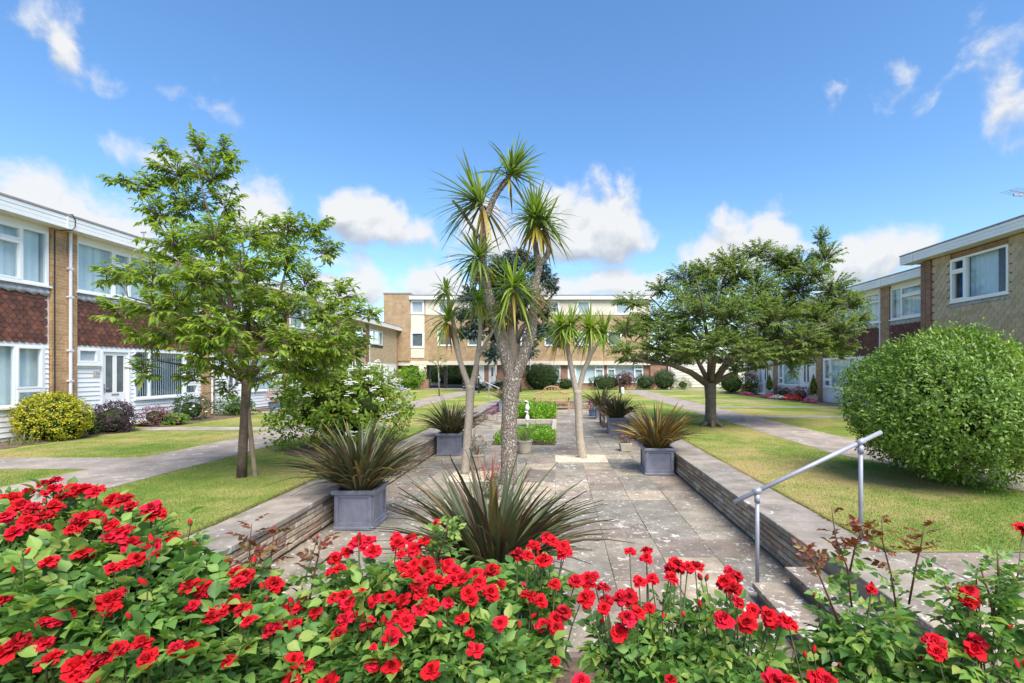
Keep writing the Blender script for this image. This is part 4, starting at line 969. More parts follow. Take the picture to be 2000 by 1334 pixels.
# ---- spreading tree on the right lawn
Y1 = 13.8
def R_(pl, dy=0): return L_(pl, Y1, dy)
limbs = [(R_([(1390, 835), (1388, 812), (1388, 780), (1387, 748)]), [.20, .155, .148, .17]),
         (R_([(1384, 752), (1350, 728), (1310, 712), (1260, 706), (1215, 690)], -1.2), [.11, .085, .065, .045, .02]),
         (R_([(1386, 750), (1368, 715), (1345, 670), (1310, 620), (1270, 580)], .9), [.085, .066, .05, .034, .016]),
         (R_([(1388, 750), (1388, 700), (1400, 640), (1430, 570), (1450, 520)], .8), [.12, .09, .065, .045, .02]),
         (R_([(1391, 750), (1415, 718), (1450, 690), (1520, 660), (1610, 640)], -1.0), [.11, .085, .06, .04, .02]),
         (R_([(1391, 750), (1425, 700), (1480, 640), (1550, 560), (1600, 500)], .3), [.10, .08, .06, .04, .015]),
         (R_([(1388, 750), (1395, 700), (1380, 650), (1370, 590), (1360, 545)], -1.6), [.09, .07, .05, .035, .015]),
         (R_([(1390, 750), (1440, 725), (1500, 715), (1560, 705)], 1.6), [.08, .06, .04, .02])]
cl = [(1603, 462, 14, 22, .3), (1612, 500, 34, 30, .3), (1562, 510, 36, 26, .4), (1482, 490, 40, 20, .8), (1425, 508, 44, 24, .9), (1528, 522, 44, 26, .6), (1345, 538, 44, 24, .4), (1295, 560, 34, 20, .8), (1400, 556, 60, 32, .4), (1482, 552, 54, 34, 0), (1562, 560, 54, 34, .3), (1632, 560, 42, 28, .2), (1662, 592, 38, 24, -.2),
      (1232, 588, 42, 18, .5), (1222, 640, 34, 24, -.6), (1282, 618, 54, 32, .3), (1350, 605, 60, 36, -.8), (1430, 615, 62, 38, -1.5), (1512, 615, 60, 38, -1.0), (1592, 618, 52, 32, -.4), (1648, 640, 40, 28, -.8), (1682, 622, 24, 18, -.6), (1400, 600, 60, 36, 1.8), (1500, 590, 60, 36, 1.6), (1330, 640, 50, 30, 1.5), (1580, 640, 50, 30, 1.4),
      (1218, 680, 34, 18, -1.2), (1290, 678, 52, 26, -.8), (1350, 686, 44, 22, -1.8), (1402, 668, 54, 28, -2.0), (1470, 684, 54, 26, -1.6), (1540, 686, 46, 24, -1.0), (1602, 678, 38, 22, -.8), (1650, 676, 26, 14, -.6), (1554, 716, 14, 22, -1.0), (1440, 718, 18, 18, -1.4), (1260, 700, 34, 14, .6), (1320, 690, 44, 20, 1.2), (1500, 690, 44, 22, 1.6), (1640, 690, 24, 14, .4), (1440, 530, 50, 26, .3), (1380, 530, 44, 24, .6), (1520, 500, 40, 20, .5), (1585, 530, 40, 24, -.2), (1340, 575, 50, 28, 0), (1460, 590, 56, 32, -.6), (1540, 600, 50, 30, .8), (1250, 640, 44, 26, .2), (1620, 600, 40, 26, .6),
      (1300, 650, 54, 28, -1.0), (1365, 655, 52, 28, -.6), (1430, 655, 54, 28, -1.2), (1500, 655, 52, 28, -.6), (1570, 655, 48, 26, -1.0), (1330, 700, 38, 16, .2), (1415, 700, 40, 18, 1.4), (1480, 708, 36, 16, .6), (1560, 700, 38, 16, .8), (1230, 700, 30, 12, -.8), (1370, 690, 40, 20, 1.8), (1455, 680, 44, 22, 2.0), (1620, 660, 36, 22, .6)]
make_tree('spreading_tree', 'low spreading dark green tree with a stout trunk on the lawn', at(1390, 835, Y1)[:2]+(LAWN,), limbs, px_clumps(cl, Y1, 1.0), M['lf_tree2'], M['bark2'], .10, .040, 22, 56, 14, droop=.3, flare=.17)

# ---- cedar in front of the flats
Y2 = 36.0
def Cd(pl, dy=0): return L_(pl, Y2, dy)
limbs = [(Cd([(1003, 765), (1003, 720), (1001, 660), (1000, 600), (1002, 540), (1008, 488)]), [.62, .5, .44, .36, .22, .06]),
         (Cd([(1002, 690), (985, 650), (950, 620), (905, 600)], -1), [.26, .2, .14, .05]), (Cd([(1003, 680), (1020, 640), (1050, 610), (1085, 570)], -1), [.26, .2, .14, .05]),
         (Cd([(1002, 620), (970, 570), (940, 540)], .5), [.2, .14, .05]), (Cd([(1002, 600), (1030, 560), (1060, 530)], .8), [.2, .14, .05]), (Cd([(1004, 640), (1000, 610), (985, 560)], -2.5), [.16, .12, .05])]
cl = [(1008, 500, 26, 16), (985, 515, 34, 18), (1040, 515, 32, 18), (955, 540, 38, 20), (1062, 542, 26, 20), (1000, 550, 44, 22), (925, 575, 32, 18), (1078, 560, 14, 14), (965, 580, 40, 20), (1030, 580, 40, 20), (905, 610, 22, 16), (940, 615, 34, 18), (1000, 610, 38, 20), (1060, 605, 28, 18), (925, 645, 30, 16), (975, 650, 28, 22), (1050, 645, 26, 18), (1078, 640, 16, 12), (905, 650, 18, 12), (960, 690, 20, 20), (1035, 680, 16, 20), (1090, 668, 10, 8)]
make_tree('cedar_tree', 'dark blue green conifer with drooping boughs in front of the flats', at(1003, 765, Y2)[:2]+(LAWN,), limbs, px_clumps(cl, Y2, 1.6), M['lf_blue'], M['bark2'], .30, .085, 14, 30, 12, droop=.8)

# ---- little lollipop tree with label
Y3 = 30.0
limbs = [(L_([(858, 774), (857, 740), (856, 715)], Y3), [.05, .04, .035]), (L_([(856, 716), (845, 705), (840, 700)], Y3), [.025, .015, .008]), (L_([(856, 716), (866, 706), (874, 702)], Y3), [.025, .015, .008]), (L_([(856, 716), (857, 700), (856, 690)], Y3), [.025, .015, .008])]
yt = make_tree('young_tree', 'thin young tree with sparse olive leaves and a blue tag', at(858, 774, Y3)[:2]+(LAWN,), limbs, px_clumps([(856, 695, 15, 14, 0), (844, 706, 12, 11, .1), (868, 706, 12, 11, -.1), (856, 712, 14, 10, 0)], Y3, .1), M['lf_olive'], M['stake'], .12, .035, 18, 9)
c = at(858, 742, Y3-.05); MB().obox(c, (.12, .02, .2)).build('plant_tag', M['bluepot'], yt)

# ---- clipped and loose shrubs
def bush(name, label, c, r, n, L, Wd, mat, zb=LAWN, lump=.12, cat='shrub', core=.74, upd=.35, flowers=None, stems=True, deep=.22, group=None, conical=0, slope=0.0):
    root = thing(name, label, cat, (c[0], c[1], zb), group); c = np.array(c); r = np.array(r)
    k = rng.normal(size=(7, 3))*2.6; ph = rng.uniform(0, 6.28, 7)
    def rad(d): return 1+lump*np.sin(d @ k.T+ph).sum(1)/2.6+lump*.35*np.sin(d @ k.T*2.9+ph*2).sum(1)/2.6
    ns = max(12, n//11); sd_ = rdir(ns, .15); sR = rad(sd_)*(1+rng.normal(size=ns)*.035+(rng.random(ns) < .08)*.07); ix = rng.integers(0, ns, n)
    d = sd_[ix]; sh = rng.exponential(deep*.35, n).clip(0, .55)
    P = c+d*r*(sR[ix]*(1-sh))[:, None]+rng.normal(size=(n, 3))*L*.62
    if slope:
        f = 1-slope*((P[:, 2]-c[2])/r[2]).clip(0, 1)**1.5; P[:, :2] = c[:2]+(P[:, :2]-c[:2])*f[:, None]
    if conical:
        t = ((P[:, 2]-zb)/(2*r[2])).clip(0, 1); f = (1-t)**.8*1.25; P[:, 0] = c[0]+(P[:, 0]-c[0])*f; P[:, 1] = c[1]+(P[:, 1]-c[1])*f
    keep = P[:, 2] > zb+.02; P, d = P[keep], d[keep]; n = len(P)
    D = nrm(d/r*r.mean()*.55+rdir(n)*.75+np.array([0, 0, upd])); N = nrm(d+rdir(n)*.55+np.array([0, 0, .5]))
    Ls = L*rng.uniform(.6, 1.2, n)
    build_np('foliage', [leaf_np(P, D, N, Ls, Ls*Wd/L, .2)], mat, root)
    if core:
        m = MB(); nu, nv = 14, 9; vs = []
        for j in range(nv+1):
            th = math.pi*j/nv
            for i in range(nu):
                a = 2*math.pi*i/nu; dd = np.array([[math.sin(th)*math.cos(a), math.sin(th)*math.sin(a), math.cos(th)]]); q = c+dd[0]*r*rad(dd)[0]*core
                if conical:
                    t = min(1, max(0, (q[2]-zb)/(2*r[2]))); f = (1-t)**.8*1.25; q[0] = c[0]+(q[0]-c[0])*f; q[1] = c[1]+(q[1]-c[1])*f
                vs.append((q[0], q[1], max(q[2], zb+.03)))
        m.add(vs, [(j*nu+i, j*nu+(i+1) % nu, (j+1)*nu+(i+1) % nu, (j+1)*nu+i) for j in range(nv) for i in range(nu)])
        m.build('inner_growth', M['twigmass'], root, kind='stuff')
    if stems:
        m = MB()
        for i in range(6):
            a = i*1.05; m.tube([(c[0]+math.cos(a)*r[0]*.12, c[1]+math.sin(a)*r[1]*.12, zb-.03), (c[0]+math.cos(a)*r[0]*.3, c[1]+math.sin(a)*r[1]*.3, max(zb+.1, c[2]))], [.02*max(.4, r[0]), .012*max(.4, r[0])], 5)
        m.build('stems', M['bark'], root)
    if flowers:
        for fm, cnt, size in flowers:
            fd = rdir(cnt, .55); fd[:, 1] -= .35; fd = nrm(fd); FP = c+fd*r*(rad(fd)*1.01)[:, None]; FP = FP[FP[:, 2] > zb+.03]
            VF = []
            for p, q in zip(FP, fd):
                m_ = 7; a = rng.uniform(0, 6.28, m_); dv = nrm(np.stack([np.cos(a), np.sin(a), rng.uniform(.0, .6, m_)], 1)+q*.25)
                VF.append(leaf_np(np.tile(p+q*.015, (m_, 1)), dv, np.tile(q+np.array([0, 0, .6]), (m_, 1)), np.full(m_, size), np.full(m_, size*.8), .1))
            build_np('blossom', VF, M[fm], root)
    return root

# big clipped bush on the right: lower skirt open
bc = (5.48, 6.80, LAWN+1.06)
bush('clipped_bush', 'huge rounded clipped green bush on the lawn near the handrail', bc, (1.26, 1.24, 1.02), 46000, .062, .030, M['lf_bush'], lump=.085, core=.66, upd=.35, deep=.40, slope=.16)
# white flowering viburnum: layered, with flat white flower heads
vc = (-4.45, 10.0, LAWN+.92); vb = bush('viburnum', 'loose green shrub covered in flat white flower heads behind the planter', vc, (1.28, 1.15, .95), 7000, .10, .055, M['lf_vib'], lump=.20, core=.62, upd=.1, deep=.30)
fd = rdir(210, .25); fd = fd[(fd[:, 2] > -.55)]; vp = []
for q in fd:
    if random.random() < (.35 if q[0] < .3 else .95) and q[1] < .45:
        p = np.array(vc)+q*np.array((1.32, 1.2, .99))*rng.uniform(.95, 1.03); n_ = int(rng.integers(7, 12)); a = rng.uniform(0, 6.28, n_); rr = rng.uniform(.025, .085, n_)
        PP = p+np.stack([np.cos(a)*rr, np.sin(a)*rr*.7, np.sin(a)*rr*.55+rng.normal(size=n_)*.010], 1)
        for e in range(4):
            aa = a+e*math.pi/2; vp.append(leaf_np(PP, np.stack([np.cos(aa), np.sin(aa), np.full(n_, .15)], 1), np.tile([[0, -.7, 1.0]], (n_, 1)), np.full(n_, .034), np.full(n_, .032), .0))
build_np('flower_heads', vp, M['wpetal'], vb)
m = MB(); n = 24; vs = [(-4.45, 9.85, LAWN+.035)]+[(-4.45+math.cos(2*math.pi*i/n)*(.98+random.uniform(-.08, .08)), 9.75+math.sin(2*math.pi*i/n)*(.95+random.uniform(-.08, .08)), LAWN+.008) for i in range(n)]
m.add(vs, [(0, i+1, (i+1) % n+1) for i in range(n)]); struct(m.build('soil_patch', M['soil']))

# ---- cabbage palms
def palm_head(root, c, Ln, n, mat, lean=(0, 0, 1), low=.5, yellow=8, wd=.046):
    c = np.array(c); ax = np.array(lean, dtype=float); ax /= np.linalg.norm(ax)
    d = rdir(n*3, 0); s = d @ ax; d = d[s > -low][:n]; s = d @ ax; m_ = len(d)
    Ls = Ln*rng.uniform(.5, 1.08, m_); P = c+d*.035+ax*rng.uniform(-.10, .06, m_)[:, None]
    build_np('leaf_head', [strap_np(P, d, Ls, np.full(m_, wd)*rng.uniform(.7, 1.1, m_), (.14+.32*(1-s))*rng.uniform(.3, 1.3, m_))], mat, root)
    if yellow:
        d = rdir(yellow*8, 0); s = d @ ax; d = d[(s < -.15) & (s > -.85)][:yellow]; d = d+np.array([0, 0, -.3]); m_ = len(d)
        if m_: build_np('old_leaves', [strap_np(np.tile(c-ax*.1, (m_, 1)), d, Ln*rng.uniform(.6, .95, m_), np.full(m_, wd), rng.uniform(.2, .5, m_))], M['lf_cory'], root)
def palm(label, base, limbs, heads, bark, z0=0.0):
    root = thing('cabbage_palm', label, 'palm', (base[0], base[1], z0))
    for i, (pts, rad) in enumerate(limbs):
        P = [Vector(p) for p in pts]; out, ro = [], []
        for a in range(len(P)-1):
            p0, p1, p2, p3 = P[max(a-1, 0)], P[a], P[a+1], P[min(a+2, len(P)-1)]
            for t in (0, .2, .4, .6, .8):
                q = .5*((2*p1)+(p2-p0)*t+(2*p0-5*p1+4*p2-p3)*t*t+(3*p1-p0-3*p2+p3)*t**3); out.append(q); ro.append((rad[a]*(1-t)+rad[a+1]*t)*random.uniform(.965, 1.035))
        out.append(P[-1]); ro.append(rad[-1])
        MB().tube(out, ro, 16 if i == 0 else 10).build('trunk' if i == 0 else 'limb', bark, root, smooth=True)
    for h in heads: palm_head(root, *h)
    return root
YC = 8.55
def K(pl, Y=YC): return [at(a, b, Y) for a, b in pl]
big = palm('tall cabbage palm with a thick forked flaking trunk in the centre', on(993, 945)[:2], [
    (K([(993, 948), (994, 900), (994, 840), (997, 780), (1001, 738)]), [.155, .138, .138, .145, .165]),
    (K([(1000, 745), (990, 705), (977, 655), (956, 580), (945, 526), (941, 474), (948, 430), (958, 405)]), [.125, .11, .10, .082, .066, .058, .05, .04]),
    (K([(1004, 745), (1021, 699), (1038, 647), (1042, 605), (1047, 550), (1055, 516)]), [.12, .105, .092, .076, .066, .056]),
    (K([(950, 425), (966, 385), (988, 354), (997, 340)]), [.06, .05, .05, .035]), (K([(948, 430), (940, 405), (936, 395)]), [.05, .05, .035]),
    (K([(941, 472), (920, 440), (900, 410), (884, 392)]), [.035, .03, .028, .022]), (K([(1054, 520), (1046, 481), (1046, 430)]), [.06, .05, .04]), (K([(1055, 518), (1072, 488), (1064, 445)]), [.055, .05, .035]),
    (K([(944, 528), (936, 515), (933, 506)]), [.05, .05, .04]), (K([(974, 648), (982, 630), (981, 612)]), [.07, .06, .05]), (K([(1040, 640), (1018, 600), (1003, 566)], YC+.2), [.06, .05, .04])],
    [(at(998, 338, YC), .74, 95, M['lf_cor'], (.3, 0, 1), .0, 9), (at(935, 393, YC), .95, 115, M['lf_cor'], (-.85, 0, .9), .05, 14), (at(933, 503, YC), .74, 95, M['lf_cor'], (-.5, -.2, .8), .4, 8),
     (at(1046, 425, YC), .76, 110, M['lf_cor'], (-.05, 0, 1), .2, 14), (at(1064, 440, YC), .62, 70, M['lf_cor'], (.5, 0, .9), .3, 12), (at(1002, 560, YC-.3), .80, 110, M['lf_cor2'], (0, -.4, 1), .7, 9), (at(981, 608, YC-.1), .36, 40, M['lf_cor2'], (.1, -.3, 1), .4, 4)], M['cbark'])
# dead flower panicle
d = rdir(380, .1); d[:, 0] = np.abs(d[:, 0])*.9+.1; d = nrm(d); c = np.array(at(1046, 588, YC-.12)); n = len(d)
build_np('dry_panicle', [leaf_np(c+d*rng.uniform(.05, .42, n)[:, None]*np.array([1, .7, .75]), rdir(n), rdir(n), np.full(n, .05), np.full(n, .012))], M['dead'], big)
Yq = 9.4
palm('slender cabbage palm with a pale forked stem on the gravel square', on(912, 925)[:2], [
    (K([(908, 928), (912, 870), (917, 800), (919, 752)], Yq), [.085, .078, .078, .09]), (K([(918, 758), (905, 725), (895, 690), (887, 640), (876, 585), (868, 560)], Yq), [.065, .055, .05, .042, .034, .025]),
    (K([(920, 758), (930, 715), (937, 660), (938, 610), (937, 590)], Yq), [.06, .05, .045, .04, .035]), (K([(932, 700), (948, 672), (966, 640)], Yq), [.035, .03, .025]), (K([(936, 620), (929, 600), (926, 592)], Yq), [.03, .028, .024])],
    [(at(869, 566, Yq), .36, 55, M['lf_cor2'], (-.2, 0, 1), .4, 3), (at(875, 622, Yq-.1), .62, 60, M['lf_cor2'], (0, -.3, 1), .5, 22), (at(937, 584, Yq), .58, 85, M['lf_cor2'], (.1, 0, 1), .6, 10)], M['cstem'])
Yq = 11.15
palm('shorter cabbage palm with two leafy heads rising from a gravel square', on(1137, 893)[:2], [
    (K([(1138, 896), (1132, 850), (1130, 800), (1128, 762)], Yq), [.11, .092, .088, .098]), (K([(1126, 766), (1117, 725), (1108, 680), (1101, 660), (1094, 646)], Yq), [.07, .06, .055, .05, .045]),
    (K([(1130, 766), (1140, 725), (1152, 695), (1154, 646)], Yq), [.07, .06, .055, .04]), (K([(1104, 670), (1110, 655), (1113, 645)], Yq), [.045, .04, .035]), (K([(1152, 696), (1166, 672), (1180, 656)], Yq), [.045, .04, .035])],
    [(at(1093, 640, Yq), .72, 110, M['lf_cor2'], (-.3, 0, 1), .5, 16), (at(1113, 638, Yq), .74, 105, M['lf_cor2'], (.1, 0, 1), .45, 6), (at(1154, 640, Yq), .80, 140, M['lf_cor2'], (0, 0, 1), .55, 7), (at(1181, 650, Yq), .62, 95, M['lf_cor2'], (.35, 0, 1), .55, 8)], M['cstem'])

# ---- planters with flax
def planter(x, y, w, h, label):
    root = thing('planter', label, 'planter', (x, y, 0)); r = w/2; t = .035
    m = MB(); m.box(x-r+.03, x+r-.03, y-r+.03, y+r-.03, .045, h-.05, -.0)
    m.build('body', M['planter'], root, bevel=.006)
    MB().box(x-r+.004, x+r-.004, y-r+.004, y+r-.004, .0, .05).build('plinth', M['planter'], root, bevel=.012)
    q = MB(); R = r+.012
    for (a, b, c_, d_) in ((x-R, x+R, y-R, y-R+.05), (x-R, x+R, y+R-.05, y+R), (x-R, x-R+.05, y-R+.05, y+R-.05), (x+R-.05, x+R, y-R+.05, y+R-.05)): q.box(a, b, c_, d_, h-.055, h)
    q.build('rim', M['planter'], root, bevel=.012)
    for k in range(4):
        pm = MB(); s = r-.075; zz0, zz1 = .10, h-.09
        for (a, b, c0, c1) in ((-r+.03, r-.03, .05, zz0), (-r+.03, r-.03, zz1, h-.055), (-r+.03, -s, zz0, zz1), (s, r-.03, zz0, zz1)):
            vs = []; R_ = Matrix.Rotation(k*math.pi/2, 3, 'Z')
            for zz in (c0, c1):
                for (u, v) in ((a, -r+.029), (b, -r+.029), (b, -r+.012), (a, -r+.012)): vs.append(Vector((x, y, zz))+R_ @ Vector((u, v, 0)))
            pm.add(vs, [(0, 1, 2, 3), (7, 6, 5, 4), (0, 4, 5, 1), (1, 5, 6, 2), (2, 6, 7, 3), (3, 7, 4, 0)])
        pm.build('panel_frame', M['planter'], root, bevel=.004)
    MB().box(x-r+.04, x+r-.04, y-r+.04, y+r-.04, h-.052, h-.03).build('potting_soil', M['soil'], root)
    return root
blade_vars = {}
def blade_set(mat):
    if mat.name in blade_vars: return blade_vars[mat.name]
    out = []
    for i in range(12):
        bend = .05+.045*i*random.uniform(.8, 1.2); W_ = random.uniform(.038, .056); k = 7; V, Fq = [], []
        for j in range(k):
            t = j/(k-1); wv = W_*(.62+.5*t-.2*t*t if t < .45 else 1.0*(1-((t-.45)/.55)**1.6))*.5; zc = t-bend*.25*t**2.5; xc = bend*t**2.2
            nx_, nz_ = -1, .3
            V += [(xc-.006, -wv, zc), (xc+wv*.35, 0, zc-wv*.1), (xc-.006, wv, zc)]
        for j in range(k-1):
            a = 3*j; Fq += [(a, a+1, a+4, a+3), (a+1, a+2, a+5, a+4)]
        V = [(x, y*1.0, z) for x, y, z in V]; out.append((bend, mesh_np('leaf', V, Fq, mat, True)))
    blade_vars[mat.name] = out; return out
def flax(x, y, z, n, Ln, label, mat, fan=.12, wid=1.0, each=True, lean=0.0):
    root = thing('flax_plant', label, 'plant', (x, y, z)); bs = blade_set(mat); VF = []
    for i in range(n):
        a = random.uniform(0, 2*math.pi); q = math.sqrt(random.random()); tilt = q*1.02+random.gauss(0, .06); L_b = Ln*random.uniform(.62, 1.08)*(1.0-.10*q)
        bend, me = bs[min(11, int(q*9+random.random()*3))]
        px, py = math.cos(a)*fan*q, math.sin(a)*fan*q
        R_ = Matrix.Rotation(a, 4, 'Z') @ Matrix.Rotation(tilt*.74+lean, 4, 'Y') @ Matrix.Rotation(random.gauss(0, .35), 4, 'Z')
        if each:
            o = link('leaf', me, root); o.matrix_local = Matrix.Translation((px, py, -.02)) @ R_ @ Matrix.Diagonal((L_b, L_b*wid, L_b, 1))
        else:
            Mx = np.array(Matrix.Translation((x+px, y+py, z-.02)) @ R_ @ Matrix.Diagonal((L_b, L_b*wid, L_b, 1))); vv = np.empty(len(me.vertices)*3, dtype=np.float32); me.vertices.foreach_get('co', vv); vv = vv.reshape(-1, 3)
            ff = np.empty(len(me.polygons)*4, dtype=np.int32); me.polygons.foreach_get('vertices', ff); VF.append((vv @ Mx[:3, :3].T+Mx[:3, 3], ff.reshape(-1, 4)))
    if not each: build_np('leaves', VF, mat, root, smooth=True)
    return root
PB_, PG_ = M['lf_phor'], M['lf_phor2']
planter(-2.56, 6.30, .52, .50, 'lead grey square planter at the wall holding the widest bronze flax'); flax(-2.56, 6.30, .47, 300, 1.04, 'wide dark bronze flax in the planter beside the white flowering shrub', PB_, .18)
planter(-2.58, 11.65, .56, .52, 'lead grey square planter at the wall halfway along, beside the slender palm'); flax(-2.58, 11.65, .49, 260, .95, 'bronze flax in the planter beside the slender palm', PB_, .14)
planter(1.95, 9.50, .58, .52, 'lead grey square planter at the wall with the golden striped flax'); flax(1.95, 9.50, .49, 270, 1.0, 'golden striped flax in the planter at the wall', PG_, .15)
planter(1.88, 15.4, .58, .52, 'lead grey square planter between the bench and the golden flax planter'); flax(1.88, 15.4, .49, 240, 1.0, 'dull bronze flax in the planter next to the side bench', PB_, .15)
planter(1.85, 20.1, .55, .52, 'lead grey square planter beyond the side bench'); flax(1.8, 20.1, .49, 120, 1.15, 'tall leaning bronze flax in the planter beyond the side bench', PG_, .15, each=False)
planter(1.9, 24.3, .55, .50, 'small grey planter in the corner right of the arched bench')
planter(-2.55, 23.6, .58, .55, 'lead grey planter at the far end by the far handrail'); flax(-2.55, 23.6, .52, 110, 1.0, 'olive flax in the planter at the far end by the handrail', PB_, .14, each=False)
planter(-.52, 3.86, .52, .40, 'low grey planter at the rose bed under the big central flax'); flax(-.52, 3.86, .37, 300, 1.05, 'big spiky bronze flax right behind the roses', PB_, .15)
# =================================================================== ROSES
def petal_bloom(seed):
    rs = random.Random(seed); V, Fq = [], []
    rings = [(4, .25, .62, .6), (5, .45, .72, .7), (6, .72, .85, .78), (7, 1.02, .96, .8), (6, 1.36, 1.05, .85), (3, 1.8, 1.0, .8)]
    for ri, (n, tilt, ln, wd) in enumerate(rings):
        for i in range(n):
            ph = 2*math.pi*(i+rs.uniform(-.22, .22))/n+ri*.6; th0 = tilt+rs.uniform(-.28, .28); l = ln*rs.uniform(.75, 1.15); w_ = wd*rs.uniform(.7, 1.15); b = len(V); ru = rs.uniform(0, 6)
            er = Vector((math.cos(ph), math.sin(ph), 0)); et = Vector((-math.sin(ph), math.cos(ph), 0)); ez = Vector((0, 0, 1)); p = Vector((0, 0, 0)); prev = 0
            for t in (0, .35, .7, 1.0):
                th = th0*(.35+.8*t)+(.5*(t**3) if ri > 1 else -.35*t); p = p+(er*math.sin(th)+ez*math.cos(th))*l*(t-prev); prev = t
                ww = w_*(.25, .85, 1.0, .62)[(0, .35, .7, 1.0).index(t)]*.5
                for s in (-1, -.35, .35, 1):
                    cup = -.28*s*s*ww*(1 if ri < 3 else .35)
                    q = p+et*s*ww-er*cup*-1*math.cos(th)+ez*(-cup*.2)+(er*math.cos(th)-ez*math.sin(th))*(.13*math.sin(s*4+ru)*t*t)
                    V.append(tuple(q*.042))
            for a in range(3):
                for c in range(3): Fq.append((b+a*4+c, b+a*4+c+1, b+(a+1)*4+c+1, b+(a+1)*4+c))
    return mesh_np('bloom', V, Fq, M['petal'], True)
bloom_me = [petal_bloom(i) for i in range(5)]
def bud_mesh():
    m = MB(); m.lathe(0, 0, [(.002, -.004), (.006, .001), (.0085, .008), (.0085, .015), (.007, .022), (.004, .029), (.001, .033)], 9)
    for k in range(5):
        a = k*1.257; c, s = math.cos(a), math.sin(a); m.add([(c*.0085-s*.004, s*.0085+c*.004, .004), (c*.0085+s*.004, s*.0085-c*.004, .004), (c*.0105, s*.0105, .024)], [(0, 1, 2)])
    me = m.mesh('bud', M['petal'], smooth=True); me.materials.append(M['lf_green'])
    for p in me.polygons:
        if p.center.z < .011 or len(p.vertices) == 3: p.material_index = 1
    return me
bud_me = bud_mesh()
FULL = [(0, 0), (.10, .22), (.26, .40), (.44, .45), (.64, .36), (.83, .17), (1.04, 0), (.83, -.17), (.64, -.36), (.44, -.45), (.26, -.40), (.10, -.22)]
def spray_mesh(seed, mat, fine=True):
    rs = random.Random(seed); V, Fq = [], []
    def leaflet(p, d, n, L, W_):
        d = d.normalized(); s = d.cross(n).normalized(); n = s.cross(d); b = len(V)
        prof = FULL if fine else [(0, 0), (.26, .42), (.60, .38), (1.04, 0), (.60, -.38), (.26, -.42)]
        for (t, w_) in prof: V.append(tuple(p+d*L*t+s*W_*w_*1.05+n*(abs(w_)*.45*W_-.20*L*t*t)))
        V.append(tuple(p+d*L*.45-n*.03*L))
        q_ = len(prof)
        for i in range(q_): Fq.append((b+i, b+(i+1) % q_, b+q_))
    L = .105
    up = Vector((0, 0, 1))
    for (t, side) in ((.35, 1), (.38, -1), (.68, 1), (.70, -1), (.98, 0)):
        p = Vector((L*t, 0, -.02*t*t)); d = Vector((1, side*1.25, rs.uniform(-.25, .1))) if side else Vector((1, rs.uniform(-.2, .2), -.15)); s = (.040 if t < .6 else .048) if side else .056
        leaflet(p, d, up+Vector((rs.uniform(-.3, .3), rs.uniform(-.3, .3), 0)), s*rs.uniform(.85, 1.15), s*.74)
    b = len(V); V += [(0, -.0015, 0), (0, .0015, 0), (L, .001, -.02), (L, -.001, -.02)]; 
    Fq += [(b, b+1, b+2), (b, b+2, b+3)]
    return mesh_np('leaf', V, Fq, mat, True)
sprays = [spray_mesh(i, M['lf_rose']) for i in range(6)]; sprays_red = [spray_mesh(20+i, M['lf_rosered']) for i in range(3)]
sp_np = []
for me in [spray_mesh(40+i, None, False) for i in range(6)]:
    vv = np.empty(len(me.vertices)*3, dtype=np.float32); me.vertices.foreach_get('co', vv); ff = np.empty(len(me.polygons)*3, dtype=np.int32); me.polygons.foreach_get('vertices', ff); sp_np.append((vv.reshape(-1, 3), ff.reshape(-1, 3)))

BL = """86,941 109,937 55,959 104,954 23,972 120,969 146,955 168,954 190,960 223,973 244,976 257,986 298,990 304,1002 42,988 65,991 104,988 15,1007 55,1017 85,1007 31,1037 88,1030 166,1011 185,1009 140,1032 156,1022 220,1022 241,1037 218,1046 255,1059 267,1087 247,1098 301,1059 335,1046 311,1082 163,1079 81,1089 98,1095
208,1170 233,1160 221,1183 88,1212 127,1199 88,1251 36,1255 6,1274 3,1170 98,1287 156,1297 189,1290 215,1274 163,1320 277,1251 290,1281 234,1261 345,1261 368,1264
433,1097 461,1115 477,1121 467,1134 370,1141 392,1141 405,1157 376,1180 412,1203 428,1186 454,1177 477,1186 487,1209 448,1287 535,1133 542,1141 532,1225 542,1212 565,1190 591,1177 617,1193 578,1212 575,1284 571,1326 643,1330
654,1088 678,1075 700,1058 720,1055 728,1075 648,1113 663,1108 775,1048 803,1050 779,1060 829,1054 808,1071 784,1104 810,1100 833,1100 793,1125 808,1118 840,1125 855,1135 818,1140 875,1100 890,1113 883,1130 905,1128 930,1118 963,1113 935,1135 978,1138 958,1155 913,1155 923,1170 875,1173 820,1155 733,1168 760,1163 790,1168 823,1185 843,1179 653,1165 673,1165 680,1178 783,1198 773,1208 793,1213 698,1200 675,1208 720,1215 665,1233 768,1240 726,1295 765,1298 843,1305 928,1265 978,1213 904,1205
1043,1063 1068,1048 1078,1055 1100,1065 1103,1078 1011,1081 1030,1083 1063,1093 1033,1164 1055,1170 1100,1195 1085,1205 1060,1220 1088,1223 1123,1133 1150,1128 1160,1125 1178,1145 1146,1166 1185,1170 1213,1163 1228,1165 1180,1185 1230,1075 1263,1073 1263,1088 1248,1133 1273,1128 1310,1110 1330,1108 1320,1100 1310,1125 1245,1195 1268,1185 1225,1203 1208,1233 1135,1328 1358,1106 1343,1105
1425,1113 1440,1123 1418,1135 1435,1148 1440,1173 1414,1207 1470,1190 1460,1213 1500,1200 1508,1215 1530,1208 1540,1215 1510,1323 1540,1328 1600,1328 1892,1153 1892,1170 1824,1252 1830,1271 1908,1252 1904,1268 1998,1033 1614,1327"""
SM = """31,1089 221,1105 482,1264 584,1240 604,1294 853,1019 784,1079 919,1233 730,1259 1083,1138 1084,1288 1310,1323 1907,1114 1701,1148 708,1150 620,1047"""
